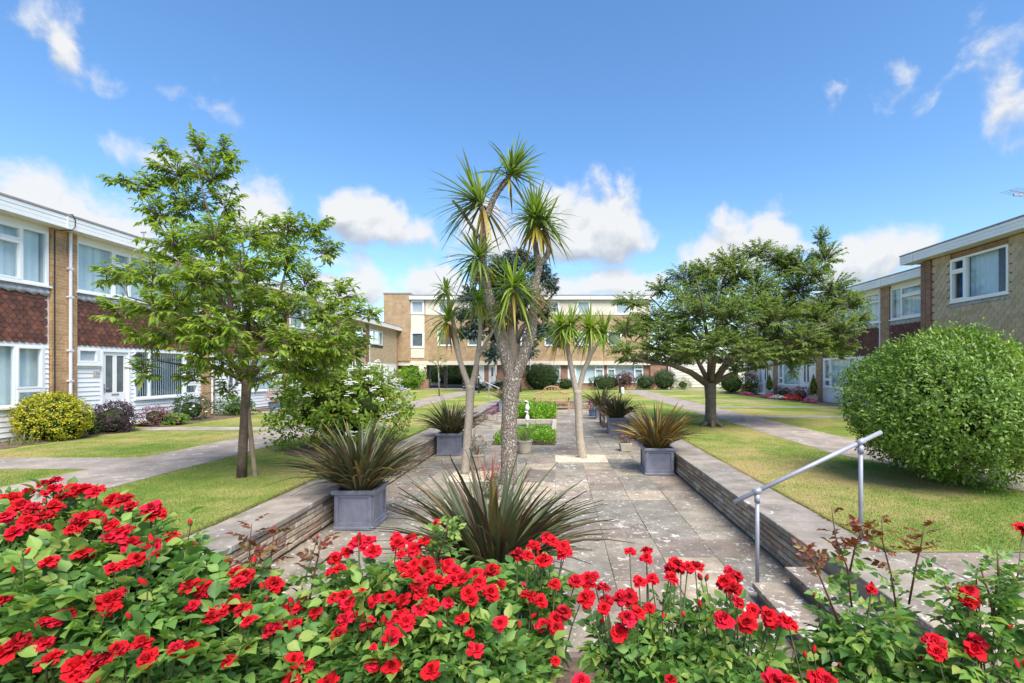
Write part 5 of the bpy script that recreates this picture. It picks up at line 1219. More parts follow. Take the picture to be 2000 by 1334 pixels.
def bloomY(px, py):
    if px < 345:
        for (a, ya), (b, yb) in zip([(930, 2.4), (1050, 1.98), (1200, 1.62), (1340, 1.42)][:-1], [(1050, 1.98), (1200, 1.62), (1340, 1.42)]):
            if a <= py <= b: return ya+(yb-ya)*(py-a)/(b-a)
        return 1.45
    return 2.38+(1.78-2.38)*(py-1040)/(290)
BUSH = [  # label, clumps (px, py, Y, rx, ry, rz)
 ('tall rose bush crowded with red blooms nearest the left path', [(55, 1020, 2.25, .34, .25, .20), (170, 1020, 2.30, .26, .22, .17), (5, 1075, 2.0, .25, .2, .22)]),
 ('red rose bush whose blooms overhang the lawn edge left of the wall', [(255, 1075, 1.98, .22, .2, .17), (150, 1100, 1.92, .28, .22, .2), (310, 1105, 2.05, .14, .16, .12)]),
 ('red rose bush in front of the crowded tall bush, big loose blooms', [(60, 1190, 1.62, .26, .22, .2), (40, 1290, 1.45, .25, .18, .18), (90, 1140, 1.75, .2, .2, .15)]),
 ('red rose bush with a wide double bloom low in the bed', [(220, 1190, 1.65, .26, .2, .2), (220, 1295, 1.46, .25, .18, .18), (300, 1160, 1.8, .2, .2, .16)]),
 ('red rose bush just below the end of the left coping', [(400, 1210, 1.86, .22, .22, .2), (455, 1155, 1.98, .16, .15, .12), (370, 1295, 1.62, .24, .2, .2), (470, 1230, 1.9, .12, .14, .12)]),
 ('rose bush with two tall bronze red shoots and smaller blooms', [(600, 1255, 1.9, .17, .18, .16), (555, 1305, 1.78, .2, .18, .18), (510, 1230, 1.95, .1, .12, .16), (640, 1300, 1.8, .16, .16, .16)]),
 ('red rose bush with an arching cluster before the widest flax planter', [(715, 1140, 2.12, .24, .2, .17), (690, 1240, 1.92, .24, .18, .18), (740, 1300, 1.8, .24, .18, .16)]),
 ('densest red rose bush, its blooms massed in front of the central flax', [(850, 1150, 2.1, .26, .22, .17), (870, 1210, 1.98, .26, .22, .18), (830, 1290, 1.82, .24, .2, .18), (930, 1270, 1.88, .2, .2, .18)]),
 ('red rose bush with pale leaves touching the right side of the central flax', [(1040, 1140, 2.3, .16, .16, .14), (1030, 1215, 2.14, .13, .15, .15), (985, 1300, 1.86, .17, .16, .16)]),
 ('red rose bush right of the bare soil gap, one cluster held high', [(1240, 1240, 2.08, .17, .16, .14), (1250, 1315, 1.92, .17, .16, .14), (1310, 1195, 2.2, .17, .17, .13), (1320, 1290, 1.96, .22, .18, .16)]),
 ('red rose bush in front of the two stone steps', [(1420, 1225, 2.12, .15, .16, .13), (1430, 1305, 1.96, .21, .18, .16), (1530, 1290, 2.06, .12, .14, .10), (1385, 1175, 2.25, .1, .12, .1)]),
 ('rose bush with long bare reddish shoots by the handrail foot', [(1690, 1200, 2.15, .19, .18, .13), (1700, 1290, 2.02, .22, .18, .16), (1600, 1325, 1.94, .14, .14, .10)]),
 ('sparse rose bush at the raised paving beyond the clipped bush, few blooms', [(1950, 1200, 2.0, .13, .16, .20), (1970, 1300, 1.86, .16, .16, .16), (1860, 1335, 1.86, .13, .12, .10)])]
SHOOTS = {11: [([(1665, 1200), (1655, 1110), (1632, 1050), (1624, 990)], 2.2), ([(1660, 1115), (1672, 1060), (1690, 1030)], 2.2), ([(1755, 1215), (1740, 1120), (1724, 1060), (1722, 1012)], 2.2), ([(1640, 1220), (1607, 1140), (1588, 1095), (1576, 1078)], 2.15), ([(1775, 1180), (1790, 1100), (1800, 1060), (1805, 1025)], 2.2)],
          5: [([(488, 1240), (486, 1130), (488, 1060), (492, 1022)], 2.15), ([(600, 1200), (612, 1130), (622, 1085), (626, 1052)], 2.15), ([(520, 1200), (528, 1100), (536, 1035)], 2.2)],
          7: [([(870, 1140), (845, 1080), (852, 1025)], 2.35), ([(855, 1090), (868, 1050), (875, 1020)], 2.35)],
          12: [([(1945, 1260), (1935, 1170), (1915, 1110)], 2.05), ([(1940, 1200), (1950, 1120), (1948, 1075)], 2.05), ([(1950, 1200), (1985, 1130), (1998, 1105)], 2.05), ([(1880, 1230), (1855, 1160), (1845, 1140)], 2.05)]}
roots = []
for bi, (lab, cl) in enumerate(BUSH):
    cl = [(c[0], c[1], c[2], c[3]-.045, c[4]-.045, c[5]-.055) for c in cl]
    cs = [Vector(at(*c[:3]))+Vector((0, .06, -.085)) for c in cl]; mx = sum(c.x for c in cs)/len(cs); my = sum(c.y for c in cs)/len(cs)
    zb = soil_z(mx); root = thing('rose_bush', lab, 'rose bush', (mx, my, zb), 'red rose bushes in the bed'); roots.append((root, cs, cl, MB(), Vector((mx, my, zb))))
def stem_to(root, sm, base, p, r=.004, via=None):
    b = base+Vector((random.uniform(-.07, .07), random.uniform(-.07, .07), -.03)); m1 = b.lerp(p, .45)+Vector((random.uniform(-.05, .05), random.uniform(-.05, .05), .06)); m2 = b.lerp(p, .8)+Vector((random.uniform(-.02, .02), random.uniform(-.02, .02), .03))
    sm.tube([b, m1, m2, p], [r*2, r*1.5, r, r*.8], 5, False)
def front(px, py, Y):
    """depth at which a bloom on this sight line stands clear of the leaf clumps"""
    d = Vector(at(px, py, 1.0))-Vector((0, 0, CAMZ)); best = Y
    for root, cs, cl, sm, base in roots:
        for c, e in zip(cs, cl):
            k = Vector((1/(e[3]+.085), 1/(e[4]+.085), 1/(e[5]+.085))); D = Vector((d.x*k.x, d.y*k.y, d.z*k.z)); o_ = Vector((0, 0, CAMZ))-c; O = Vector((o_.x*k.x, o_.y*k.y, o_.z*k.z))
            a, b, q = D.dot(D), 2*D.dot(O), O.dot(O)-1; disc = b*b-4*a*q
            if disc > 0: best = min(best, (-b-math.sqrt(disc))/(2*a)+.02)
    return max(best, 1.05)
def nearest(p): return min(range(len(roots)), key=lambda i: min((p-c).length for c in roots[i][1]))
for src, size in ((BL, 1.0), (SM, .5)):
    for tok in src.split():
        px, py = map(int, tok.split(',')); Yb = bloomY(px, py)+random.uniform(-.05, .05); Y = front(px, py, Yb); p = Vector(at(px, py, Y)); i = nearest(p); root, cs, cl, sm, base = roots[i]
        o = link('bloom', random.choice(bloom_me) if size == 1 else random.choice(bloom_me+[bud_me]*2), root, p-Vector((0, 0, .012)))
        a = random.uniform(0, 6.28); tl = random.uniform(.05, .75) if size == 1 else random.uniform(0, .5); dirv = Vector((math.cos(a)*tl*.8, math.sin(a)*tl*.6-.35, 1)).normalized()
        o.rotation_mode = 'QUATERNION'; o.rotation_quaternion = dirv.to_track_quat('Z', 'Y') @ Euler((0, 0, random.uniform(0, 6.28))).to_quaternion()
        s = random.uniform(.76, 1.22)*(1 if size == 1 else .62)*max(.78, Y/Yb); o.scale = (s, s, s*random.uniform(.85, 1.05))
        stem_to(root, sm, base, p-Vector((0, 0, .015)), .0035)
for bi, (root, cs, cl, sm, base) in enumerate(roots):
    vol = [c[3]*c[4]+c[3]*c[5] for c in cl]; tot = sum(vol); VF = []; n_each = (130 if bi < 9 else 90); n_in = int((900 if bi < 9 else 500)*tot/.20)
    for c, e, v in zip(cs, cl, vol):
        for k in range(5):
            u = Vector(rdir(1, .3)[0]); stem_to(root, sm, base, c+Vector((u.x*e[3], u.y*e[4], u.z*e[5]))*.9, .0035)
        for k in range(int(n_each*v/tot)):
            u = Vector(rdir(1, .45)[0]); u.y -= .25; u.normalize(); p = c+Vector((u.x*e[3], u.y*e[4], u.z*e[5]))*random.uniform(.9, 1.15)
            o = link('leaf', random.choice(sprays), root, p); out = Vector((u.x, u.y, .15+random.uniform(-.2, .45)))+Vector(rdir(1)[0])*.5
            o.rotation_mode = 'QUATERNION'; o.rotation_quaternion = out.to_track_quat('X', 'Z') @ Euler((random.gauss(0, .45), 0, 0)).to_quaternion(); s = random.uniform(.75, 1.2); o.scale = (s, s, s)
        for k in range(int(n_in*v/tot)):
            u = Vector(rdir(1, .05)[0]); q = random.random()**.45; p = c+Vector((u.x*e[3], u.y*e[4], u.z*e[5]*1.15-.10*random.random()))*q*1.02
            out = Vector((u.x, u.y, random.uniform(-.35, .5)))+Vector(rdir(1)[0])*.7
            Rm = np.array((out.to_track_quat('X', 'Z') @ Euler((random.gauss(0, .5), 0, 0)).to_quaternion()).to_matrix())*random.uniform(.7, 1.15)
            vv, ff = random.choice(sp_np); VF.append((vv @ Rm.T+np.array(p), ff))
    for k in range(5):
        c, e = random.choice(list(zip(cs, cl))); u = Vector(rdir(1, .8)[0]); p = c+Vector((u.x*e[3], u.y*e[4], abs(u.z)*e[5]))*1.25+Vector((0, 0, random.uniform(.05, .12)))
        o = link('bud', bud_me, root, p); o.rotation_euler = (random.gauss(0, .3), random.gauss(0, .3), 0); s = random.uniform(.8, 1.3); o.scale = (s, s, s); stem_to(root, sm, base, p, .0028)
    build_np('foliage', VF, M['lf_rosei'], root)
    if bi in SHOOTS:
        rm = MB()
        for pl, Y in SHOOTS[bi]:
            pts = [Vector(at(a, b, Y)) for a, b in pl]; rm.tube(pts, [.0048, .0040, .0032, .0018][:len(pts)], 6)
            Lp = len(pts)-1
            for k in range(17):
                t = (k+random.random())/17; i = min(Lp-1, int(t*Lp)); p = pts[i].lerp(pts[i+1], t*Lp-i)
                o = link('leaf', random.choice(sprays_red if (t > .35 and bi in (5, 11)) else sprays), root, p); a = k*2.4+random.uniform(-.3, .3); out = Vector((math.cos(a), math.sin(a)*.6, random.uniform(.1, .9)))
                o.rotation_mode = 'QUATERNION'; o.rotation_quaternion = out.to_track_quat('X', 'Z') @ Euler((random.gauss(0, .6), 0, 0)).to_quaternion(); s = random.uniform(.6, .9)*(1.05-.4*t); o.scale = (s, s, s)
        rm.build('young_shoots', M['rstem_red'], root, smooth=True)
    sm.build('stems', M['rstem'], root, smooth=True)
# fallen petals and clods on the bare soil
m = MB()
for _ in range(420):
    c = Vector((random.uniform(-.9, 1.3), random.uniform(2.2, 3.36), 0)); c.z = soil_z(c.x)+.01; s = random.uniform(.008, .028)
    m.add([c+Vector(v)*s*random.uniform(.7, 1.2) for v in ((1, 0, 0), (-1, .2, 0), (0, 1, .1), (.1, -1, 0), (0, 0, .8), (0, 0, -.8))], [(0, 2, 4), (2, 1, 4), (1, 3, 4), (3, 0, 4), (2, 0, 5), (1, 2, 5), (3, 1, 5), (0, 3, 5)])
m.build('soil_clods', M['soil'], kind='stuff')
n = 60; P = np.stack([rng.uniform(-.8, 1.2, n), rng.uniform(2.3, 3.35, n), np.full(n, -.045)], 1)
o = build_np('fallen_petals', [leaf_np(P, nrm(rng.normal(size=(n, 3))*np.array([1, 1, .1])), np.tile([[0, 0, 1.0]], (n, 1)), np.full(n, .03), np.full(n, .028))], M['petal'], None)
# =================================================================== HANDRAILS
def fitting(m, c, r=.036, h=.06): m.tube([(c[0], c[1], c[2]-h), (c[0], c[1], c[2]+.01)], r, 12)
YH = 4.42
hr = thing('handrail', 'grey tubular handrail sloping up beside the garden steps', 'handrail', (2.3, YH, 0))
a, b = Vector(at(1433, 981, YH)), Vector(at(1721, 844, YH)); MB().tube([a, b], .020, 16).build('rail', M['steel'], hr, smooth=True)
for px, zb in ((1479, 0.0), (1681, .42)):
    x = (px-1089)/F*YH; t = (x-a.x)/(b.x-a.x); top = a.lerp(b, t); p = MB().tube([(x, YH, zb), (x, YH, top.z-.03)], .0185, 14).build('post', M['steel'], hr, smooth=True)
    f = MB(); f.tube([(x, YH, top.z-.105), (x, YH, top.z-.035)], .026, 14); f.tube([(x, YH, top.z-.04), (x, YH, top.z+.005)], .016, 10); d = (b-a).normalized(); f.tube([top-d*.035, top+d*.035], .027, 14); f.build('clamp', M['steel'], p, smooth=True)
    MB().lathe(x, YH, [(.065, zb-.002), (.065, zb+.010), (.032, zb+.016), (.030, zb+.05)], 16).build('foot_flange', M['steel'], p)
hr = thing('handrail', 'pale handrail at the far steps beside the olive flax', 'handrail', (-3.4, 26.4, LAWN))
a, b = Vector(at(947, 746, 26.4)), Vector(at(977, 759, 26.4)); MB().tube([a, b], .028, 10).build('rail', M['steel'], hr)
MB().tube([(at(955, 740, 26.4)[0], 26.4, LAWN), at(955, 750, 26.4)], .025, 10).build('post', M['steel'], hr); MB().tube([(at(973, 740, 26.4)[0], 26.4, LAWN), at(973, 757, 26.4)], .025, 10).build('post', M['steel'], hr)

# =================================================================== BENCHES
def bench(label, loc, rot, mat, W_=1.75, arch=.28):
    root = thing('bench', label, 'bench', loc); h = W_/2
    def bx(m, *a): return m.box(*a)
    for sx in (-1, 1):
        for (y0, y1, zt) in ((-.27, -.21, .62), (.20, .26, .82)): MB().box(sx*h-.035, sx*h+.035, y0, y1, 0, zt).build('leg', mat, None)
    objs = [o for o in C.objects if o.name.startswith('leg') and o.parent is None]
    for o in objs: o.parent = root
    for i in range(5): o = MB().box(-h, h, -.27+i*.098, -.19+i*.098, .41, .44).build('seat_slat', mat); o.parent = root
    o = MB().box(-h+.036, h-.036, -.25, -.22, .33, .405).build('apron', mat); o.parent = root
    o = MB().box(-h+.036, h-.036, -.24, -.21, .10, .15).build('stretcher', mat); o.parent = root
    for sx in (-1, 1):
        m = MB(); m.box(sx*h-.05, sx*h+.05, -.30, .20, .62, .655); m.tube([(sx*h-.05, -.31, .635), (sx*h+.05, -.31, .635)], .05, 10); m.tube([(sx*h-.06, .0, .70), (sx*h+.06, .0, .70)], .0001, 4); o = m.build('armrest', mat); o.parent = root
    m = MB(); pts = [(-h, .23, .80), (-h*.72, .23, .83), (-h*.5, .23, .90)]+[(h*.5*math.cos(math.pi*(1-i/10)), .23, .90+arch*math.sin(math.pi*i/10)) for i in range(11)]+[(h*.5, .23, .90), (h*.72, .23, .83), (h, .23, .80)]
    m.tube(pts, .034, 8); o = m.build('top_rail', mat); o.parent = root
    for i in range(11):
        x = -h*.84+i*h*.168; zt = .80+max(0, .05*(1-abs(x)/h)*2)+(arch*math.sqrt(max(0, 1-(x/(h*.5))**2)) if abs(x) < h*.5 else 0)
        o = MB().box(x-.022, x+.022, .22, .24, .44, zt+.04).build('back_slat', mat); o.parent = root
    root.rotation_euler = (0, 0, rot); return root
bench('weathered teak bench with an arched back at the end of the garden', (-.30, 24.85, 0.01), 0, M['teak'])
bench('dark wooden bench along the wall between two flax planters', (1.86, 17.6, 0.01), -math.pi/2, M['dteak'], 1.5, .06)

# =================================================================== POND BED
pb = thing('pond', 'rectangular garden pond with stone rim and lily pads', 'pond', ((PX0+PX1)/2, 17.0, 0))
MB().box(PX0, PX1, 15.9, 19.3, -.2, -.10).build('water', M['water'], pb)
rim = MB()
for (x0, x1, y0, y1) in ((PX0, PX1, 15.7, 15.95), (PX0, PX1, 19.2, 19.45)): rim.box(x0, x1, y0, y1, -.2, .06)
for (x0, x1) in ((PX0-.02, PX0+.14), (PX1-.14, PX1+.02)): rim.box(x0, x1, 15.95, 19.2, -.2, .055)
rim.build('rim', M['pot'], pb, bevel=.01)
n = 40
for i in range(n):
    x, y, r = random.uniform(PX0+.25, PX1-.25), random.uniform(16.1, 19.0), random.uniform(.07, .13); m = MB(); k = 10; vs = [(x, y, -.092)]+[(x+math.cos(.35+5.6*j/k)*r, y+math.sin(.35+5.6*j/k)*r, -.090+random.uniform(0, .008)) for j in range(k+1)]
    m.add(vs, [(0, j+1, j+2) for j in range(k)]); m.build('lily_pad', M['lf_green'], pb)
MB().box(PX0-.02, PX1+.02, PY0-.02, 15.69, -.2, -.02).build('bed_soil', M['soil'], pb); MB().box(PX0-.02, PX1+.02, 19.46, PY1+.02, -.2, -.02).build('bed_soil', M['soil'], pb)
def foliage_bed(name, label, x0, x1, y0, y1, h, n, L, Wd, mat, hz=0.0):
    P = np.stack([rng.uniform(x0, x1, n), rng.uniform(y0, y1, n), np.zeros(n)], 1)
    H = h*(.55+.45*np.sin(P[:, 0]*4.1+1)*np.sin(P[:, 1]*2.3)+.15*rng.normal(size=n)).clip(.15, 1.1); P[:, 2] = hz+H*rng.uniform(.35, 1, n)
    D = nrm(rdir(n)+np.array([0, -.2, .3])); Ls = L*rng.uniform(.6, 1.2, n); root = thing(name, label, 'plants', ((x0+x1)/2, (y0+y1)/2, hz))
    build_np('foliage', [leaf_np(P, D, nrm(rdir(n)+np.array([0, 0, 1.2])), Ls, Ls*Wd/L)], mat, root)
    m = MB()
    for i in range(40):
        x, y = random.uniform(x0, x1), random.uniform(y0, y1); m.tube([(x, y, hz-.05), (x+random.uniform(-.03, .03), y, hz+h*.5)], .006, 4)
    m.build('stems', M['rstem'], root, kind='stuff'); return root
foliage_bed('ground_cover', 'fresh green low plants at the near end of the pond bed', PX0+.05, PX1-.02, 13.1, 15.6, .32, 3200, .09, .05, M['lf_lime'])
fb2 = foliage_bed('marsh_plants', 'tall lush green plants at the far end of the pond', PX0+.05, PX1-.02, 19.5, 23.4, .62, 4200, .13, .07, M['lf_lime'])
n = 90; P = np.stack([rng.uniform(-1.2, -.3, n), rng.uniform(20.5, 23, n), np.full(n, .1)], 1); build_np('reeds', [strap_np(P, nrm(rng.normal(size=(n, 3))*.22+np.array([0, 0, 1.0])), rng.uniform(.5, 1.0, n), np.full(n, .022), rng.uniform(.05, .3, n))], M['lf_lime'], fb2)
# white bird statues
def egret(label, x, y, z0, s):
    root = thing('bird_statue', label, 'statue', (x, y, z0))
    m = MB(); prof = [(.0, .34), (.05, .36), (.085, .43), (.09, .50), (.07, .58), (.035, .64), (.005, .66)]; m.lathe(x, y, [(r*s, z0+z*s) for r, z in prof], 14); m.build('body', M['white'], root, smooth=True)
    m = MB(); m.tube([(x, y, z0+.6*s), (x+.03*s, y-.03*s, z0+.68*s), (x+.01*s, y-.04*s, z0+.75*s), (x-.05*s, y-.05*s, z0+.77*s), (x-.14*s, y-.06*s, z0+.745*s)], [.03*s, .022*s, .025*s, .028*s, .004*s], 8); m.build('neck', M['white'], root, smooth=True)
    for d in (-.018, .018): MB().tube([(x+d*s, y, z0-.02), (x+d*1.4*s, y, z0+.36*s)], .010*s, 6).build('leg', M['white'], root)
    MB().lathe(x, y, [(.10*s, z0-.03), (.10*s, z0), (.02*s, z0+.01)], 12).build('base', M['white'], root)
egret('white bird ornament standing at the pond edge', at(1030, 830, 16.0)[0], 16.0, .05, .78); egret('white bird ornament among the lush plants behind the pond', at(1030, 800, 19.3)[0], 19.32, .06, .95)

# =================================================================== POTS AND TROUGHS
def round_pot(label, x, y, r, h, mat, z=0.0):
    root = thing('flower_pot', label, 'pot', (x, y, z)); MB().lathe(x, y, [(r*.72, z), (r*.80, z+h*.1), (r*.98, z+h*.86), (r*1.07, z+h*.88), (r*1.07, z+h), (r*.92, z+h), (r*.9, z+h*.9)], 20).build('body', mat, root, smooth=False); MB().lathe(x, y, [(.01, z+h*.86), (r*.9, z+h*.88), (r*.02, z+h*.9)], 14).build('potting_soil', M['soil'], root)
def trough(label, x, y, wx, wy, h):
    root = thing('trough', label, 'trough', (x, y, 0)); m = MB(); m.box(x-wx/2, x+wx/2, y-wy/2, y+wy/2, 0, h, .025); m.build('body', M['pot'], root, bevel=.015); MB().box(x-wx/2+.03, x+wx/2-.03, y-wy/2+.03, y+wy/2-.03, h-.02, h+.008).build('potting_soil', M['soil'], root)
def posy(name, label, x, y, z, r, h, leaf, flower, nl, nf, size, cat='flowers', group=None, wy=None):
    return bush(name, label, (x, y, z+h*.5), (r, wy or r, h*.55), nl, .045, .02, M[leaf], zb=z, lump=.1, cat=cat, core=0, stems=True, flowers=[(flower, nf, size)] if flower else None, group=group)
round_pot('round stone pot beside the thick palm trunk', -.80, 11.7, .19, .33, M['pot']); 
n = 90; rt = thing('ornamental_grass', 'fine green grass in the round pot beside the thick palm trunk', 'plant', (-.8, 11.7, .30)); build_np('leaves', [strap_np(np.tile([[-.8, 11.7, .28]], (n, 1))+rng.normal(size=(n, 3))*[.05, .05, 0], nrm(rng.normal(size=(n, 3))*.4+np.array([0, 0, 1.0])), rng.uniform(.35, .6, n), np.full(n, .014), rng.uniform(.1, .6, n))], M['lf_olive'], rt)
round_pot('round stone pot behind the slender palm', -1.66, 9.95, .18, .30, M['pot']); posy('salvia', 'loose plant with small red flowers in the pot behind the slender palm', -1.66, 9.95, .28, .16, .36, 'lf_olive', 'rpetal', 260, 14, .022)
# red flowered wisps before the thick trunk
rw = thing('coral_flowers', 'wispy stems of small coral red flowers at the foot of the thick trunk', 'flowers', (-1.0, 7.6, 0)); m = MB(); VF = []
for i in range(26):
    a = rng.uniform(0, 6.28); b0 = Vector((-1.05+random.gauss(0, .06), 7.6+random.gauss(0, .06), -.01)); tp = b0+Vector((random.gauss(0, .17), random.gauss(0, .15), random.uniform(.35, .75))); m.tube([b0, b0.lerp(tp, .5)+Vector((0, 0, .06)), tp], [.004, .003, .002], 4, False)
    for k in range(5):
        q = np.array(b0.lerp(tp, .65+.09*k)); n_ = 5; aa = rng.uniform(0, 6.28, n_); VF.append(leaf_np(np.tile(q, (n_, 1)), np.stack([np.cos(aa), np.sin(aa), np.full(n_, .2)], 1), np.tile([[0, -.3, 1.0]], (n_, 1)), np.full(n_, .020), np.full(n_, .016)))
m.build('stems', M['rstem'], rw, kind='stuff'); build_np('blossom', VF, M['rpetal'], rw); n = 160; P = np.stack([rng.normal(-1.05, .09, n), rng.normal(7.6, .08, n), rng.uniform(.02, .3, n)], 1); build_np('foliage', [leaf_np(P, rdir(n, .4), rdir(n, .8), np.full(n, .07), np.full(n, .02))], M['lf_green'], rw)
trough('stone trough of magenta flowers at the left wall', -2.62, 19.6, .36, .42, .24); posy('petunias', 'magenta and pink bedding flowers in the trough at the left wall', -2.62, 19.6, .23, .22, .30, 'lf_green', 'vpetal', 260, 40, .05)
trough('low stone trough with violet flowers beside the slender palm planter', -2.72, 14.9, .34, .40, .22); posy('violets', 'violet bedding flowers in the low trough', -2.72, 14.9, .21, .2, .26, 'lf_dark', 'vpetal', 240, 22, .03)
trough('small stone trough of pink flowers beside the golden flax planter', 1.70, 12.1, .30, .34, .20); posy('pinks', 'pink bedding flowers in the small trough beside the golden flax', 1.70, 12.1, .19, .17, .2, 'lf_green', 'ppetal', 200, 16, .035)
round_pot('dark pot of red geraniums beyond the side bench', 1.55, 21.4, .18, .28, M['bluepot']); posy('geraniums', 'red geraniums in the dark pot beyond the side bench', 1.55, 21.4, .27, .24, .4, 'lf_green', 'rpetal', 240, 40, .05)

# =================================================================== BORDERS BY THE HOUSES
bush('golden_shrub', 'dense round golden yellow clipped shrub by the brick pier', (-11.5, 11.02, LAWN+.48), (.66, .62, .56), 7500, .055, .03, M['lf_gold'], lump=.03, core=.84, deep=.12)
bush('dwarf_shrub', 'small fresh green shrub between golden and purple shrubs', (-11.45, 11.82, LAWN+.24), (.22, .22, .26), 900, .05, .022, M['lf_green'])
bush('purple_shrub', 'dark purple rounded shrub in front of the white door', (-11.38, 12.35, LAWN+.32), (.50, .46, .44), 3800, .055, .026, M['lf_purple'], lump=.08, core=.7, upd=.7)
bush('plum_shrub', 'pinkish plum shrub beside the doorstep', (-11.5, 13.85, LAWN+.26), (.36, .42, .30), 1500, .05, .022, M['lf_plum'], lump=.12, core=.6, upd=.5)
bush('pink_mound', 'bright green mound dotted with pink flowers by the doorstep', (-11.15, 14.1, LAWN+.14), (.36, .42, .19), 1500, .035, .016, M['lf_lime'], flowers=[('ppetal', 14, .035)])
bush('white_rose_shrub', 'dark green shrub with pale flowers under the ground window', (-11.55, 15.2, LAWN+.36), (.42, .62, .42), 2200, .06, .032, M['lf_dark'], lump=.18, core=.55, flowers=[('wpetal', 40, .045)])
bush('leafy_border_shrub', 'mid green leafy border shrub beyond the white flowered one', (-11.35, 17.1, LAWN+.25), (.45, .75, .32), 1700, .09, .035, M['lf_green'], lump=.15, core=.55)
n = 50; rt = thing('grass_tuft', 'grey green grassy tuft in front of the white boards', 'plant', (-11.3, 10.2, LAWN)); build_np('leaves', [strap_np(np.tile([[-11.4, 10.25, LAWN]], (n, 1))+rng.normal(size=(n, 3))*[.1, .12, 0], nrm(rng.normal(size=(n, 3))*.6+np.array([0, 0, .9])), rng.uniform(.2, .42, n), np.full(n, .02), rng.uniform(.1, .5, n))], M['lf_olive'], rt)
c = on(151, 853, LAWN); tag(MB().obox((c[0], c[1], LAWN+.045), (.30, .26, .09), (0, 0, .2)).build('edging_block', M['terra'], bevel=.01), 'terracotta edging block between golden and purple shrubs', 'block')
round_pot('blue glazed pot with coral flowers by the hidden house front', -11.5, 19.6, .2, .32, M['bluepot'], LAWN); posy('fuchsia', 'coral red flowers in the blue glazed pot', -11.5, 19.6, LAWN+.30, .28, .45, 'lf_green', 'opetal', 260, 26, .06)
bush('border_shrub', 'small dark shrub beside the blue glazed pot', (-11.5, 20.6, LAWN+.25), (.4, .55, .3), 1200, .06, .03, M['lf_dark'])
# right side
def cone(label, x, y, h=1.05):
    round_pot('pale pot under the '+label, x, y, .22, .34, M['pot'], LAWN); bush('cone_topiary', label, (x, y, LAWN+.32+h*.5), (.27, .27, h*.52), 3200, .035, .014, M['lf_cone'], zb=LAWN+.30, lump=.02, core=.8, conical=1, stems=True)
cone('golden cone shrub at the nearer doorway of the right terrace', 12.75, 24.1); cone('golden cone shrub at the farther doorway of the right terrace', 12.75, 29.1)
def bedding(label, x, y, wy, flower, n, rx=.3, h=.2): return posy('bedding_flowers', label, x, y, LAWN, rx, h, 'lf_green', flower, 500, n, .055, group='bedding along the right terrace', wy=wy)
bedding('magenta bedding flowers at the doorstep with the nearer cone shrub', 12.25, 23.6, .38, 'ppetal', 70); bedding('scarlet bedding flowers in front of the plum coloured shrub', 12.2, 25.3, .65, 'rpetal', 120, .34, .3); bedding('white bedding flowers between the red and magenta ones', 12.1, 26.6, .55, 'wpetal', 90); bedding('magenta bedding flowers beyond the white ones', 12.1, 27.8, .6, 'ppetal', 110); bedding('pale and dark pink bedding flowers by the round grey green bush', 11.9, 30.6, .75, 'ppetal', 100)
bush('plum_shrub', 'dark plum shrub behind the scarlet bedding', (12.75, 25.35, LAWN+.36), (.42, .62, .42), 1700, .06, .028, M['lf_plum'], lump=.14, core=.6)
bush('plum_shrub', 'brownish plum shrub beside the farther cone shrub', (12.8, 27.4, LAWN+.3), (.4, .7, .36), 1500, .06, .028, M['lf_purple'], lump=.14, core=.6)
bush('round_bush', 'round grey green bush by the farther terrace doors', (12.0, 33.4, LAWN+.68), (.85, .85, .72), 4200, .06, .022, M['lf_green'], lump=.04, core=.82)
bush('canna', 'dark leafy plant with orange flowers beside the round bush', (12.5, 31.6, LAWN+.55), (.5, .6, .72), 1500, .14, .05, M['lf_dark'], lump=.15, core=.5, upd=.8, flowers=[('opetal', 14, .12)])
# far end
bush('hedge_ball', 'big clipped dark green bush in front of the flats', (-1.35, 40.6, LAWN+.98), (1.58, 1.2, 1.15), 6500, .10, .045, M['lf_dark'], lump=.04, core=.86, deep=.12)
bush('low_shrub', 'low dark shrub beside the big clipped bush', (.75, 41.0, LAWN+.4), (.8, .6, .5), 1800, .09, .04, M['lf_dark'])
bush('low_shrub', 'spreading dark shrub below the lounge window of the flats', (4.0, 40.6, LAWN+.55), (1.5, .8, .72), 3600, .09, .04, M['lf_dark'], lump=.12)
bush('plum_shrub', 'rounded plum shrub among the dark ones at the flats', (5.6, 40.2, LAWN+.85), (.78, .6, .62), 2200, .09, .045, M['lf_plum'], lump=.06)
bush('low_shrub', 'clipped dark shrub right of the plum one at the flats', (7.3, 40.5, LAWN+.58), (.95, .8, .66), 2800, .09, .04, M['lf_dark'], lump=.05)
bush('round_bush', 'dark round bush at the corner of the flats', (8.9, 40.3, LAWN+.78), (.95, .9, .85), 3600, .09, .04, M['lf_dark'], lump=.04, core=.85)
bush('pale_shrub', 'small loose pale green shrub before the white boards', (10.6, 40.8, LAWN+.4), (.75, .6, .5), 1400, .10, .035, M['lf_olive'], lump=.2, core=.5)
bush('lime_shrub', 'lime green layered shrub at the passage corner', (bxx(802)*.955, 40.6, LAWN+.85), (1.0, .8, .95), 3800, .11, .055, M['lf_lime'], lump=.14, core=.72)
bush('low_shrub', 'low dark edging shrub at the far tiled house', (-13.2, 40.2, LAWN+.25), (.8, .6, .32), 1300, .08, .04, M['lf_dark'])
bush('hydrangea', 'white flowering low shrubs by the black bollard lamp', (-6.6, 39.3, LAWN+.26), (1.0, .6, .36), 1500, .08, .045, M['lf_green'], flowers=[('wpetal', 60, .10)])
bush('hydrangea', 'white flowering shrub near the flats entrance door', (-4.6, 40.5, LAWN+.3), (1.2, .6, .42), 1600, .08, .045, M['lf_olive'], flowers=[('wpetal', 70, .10)])
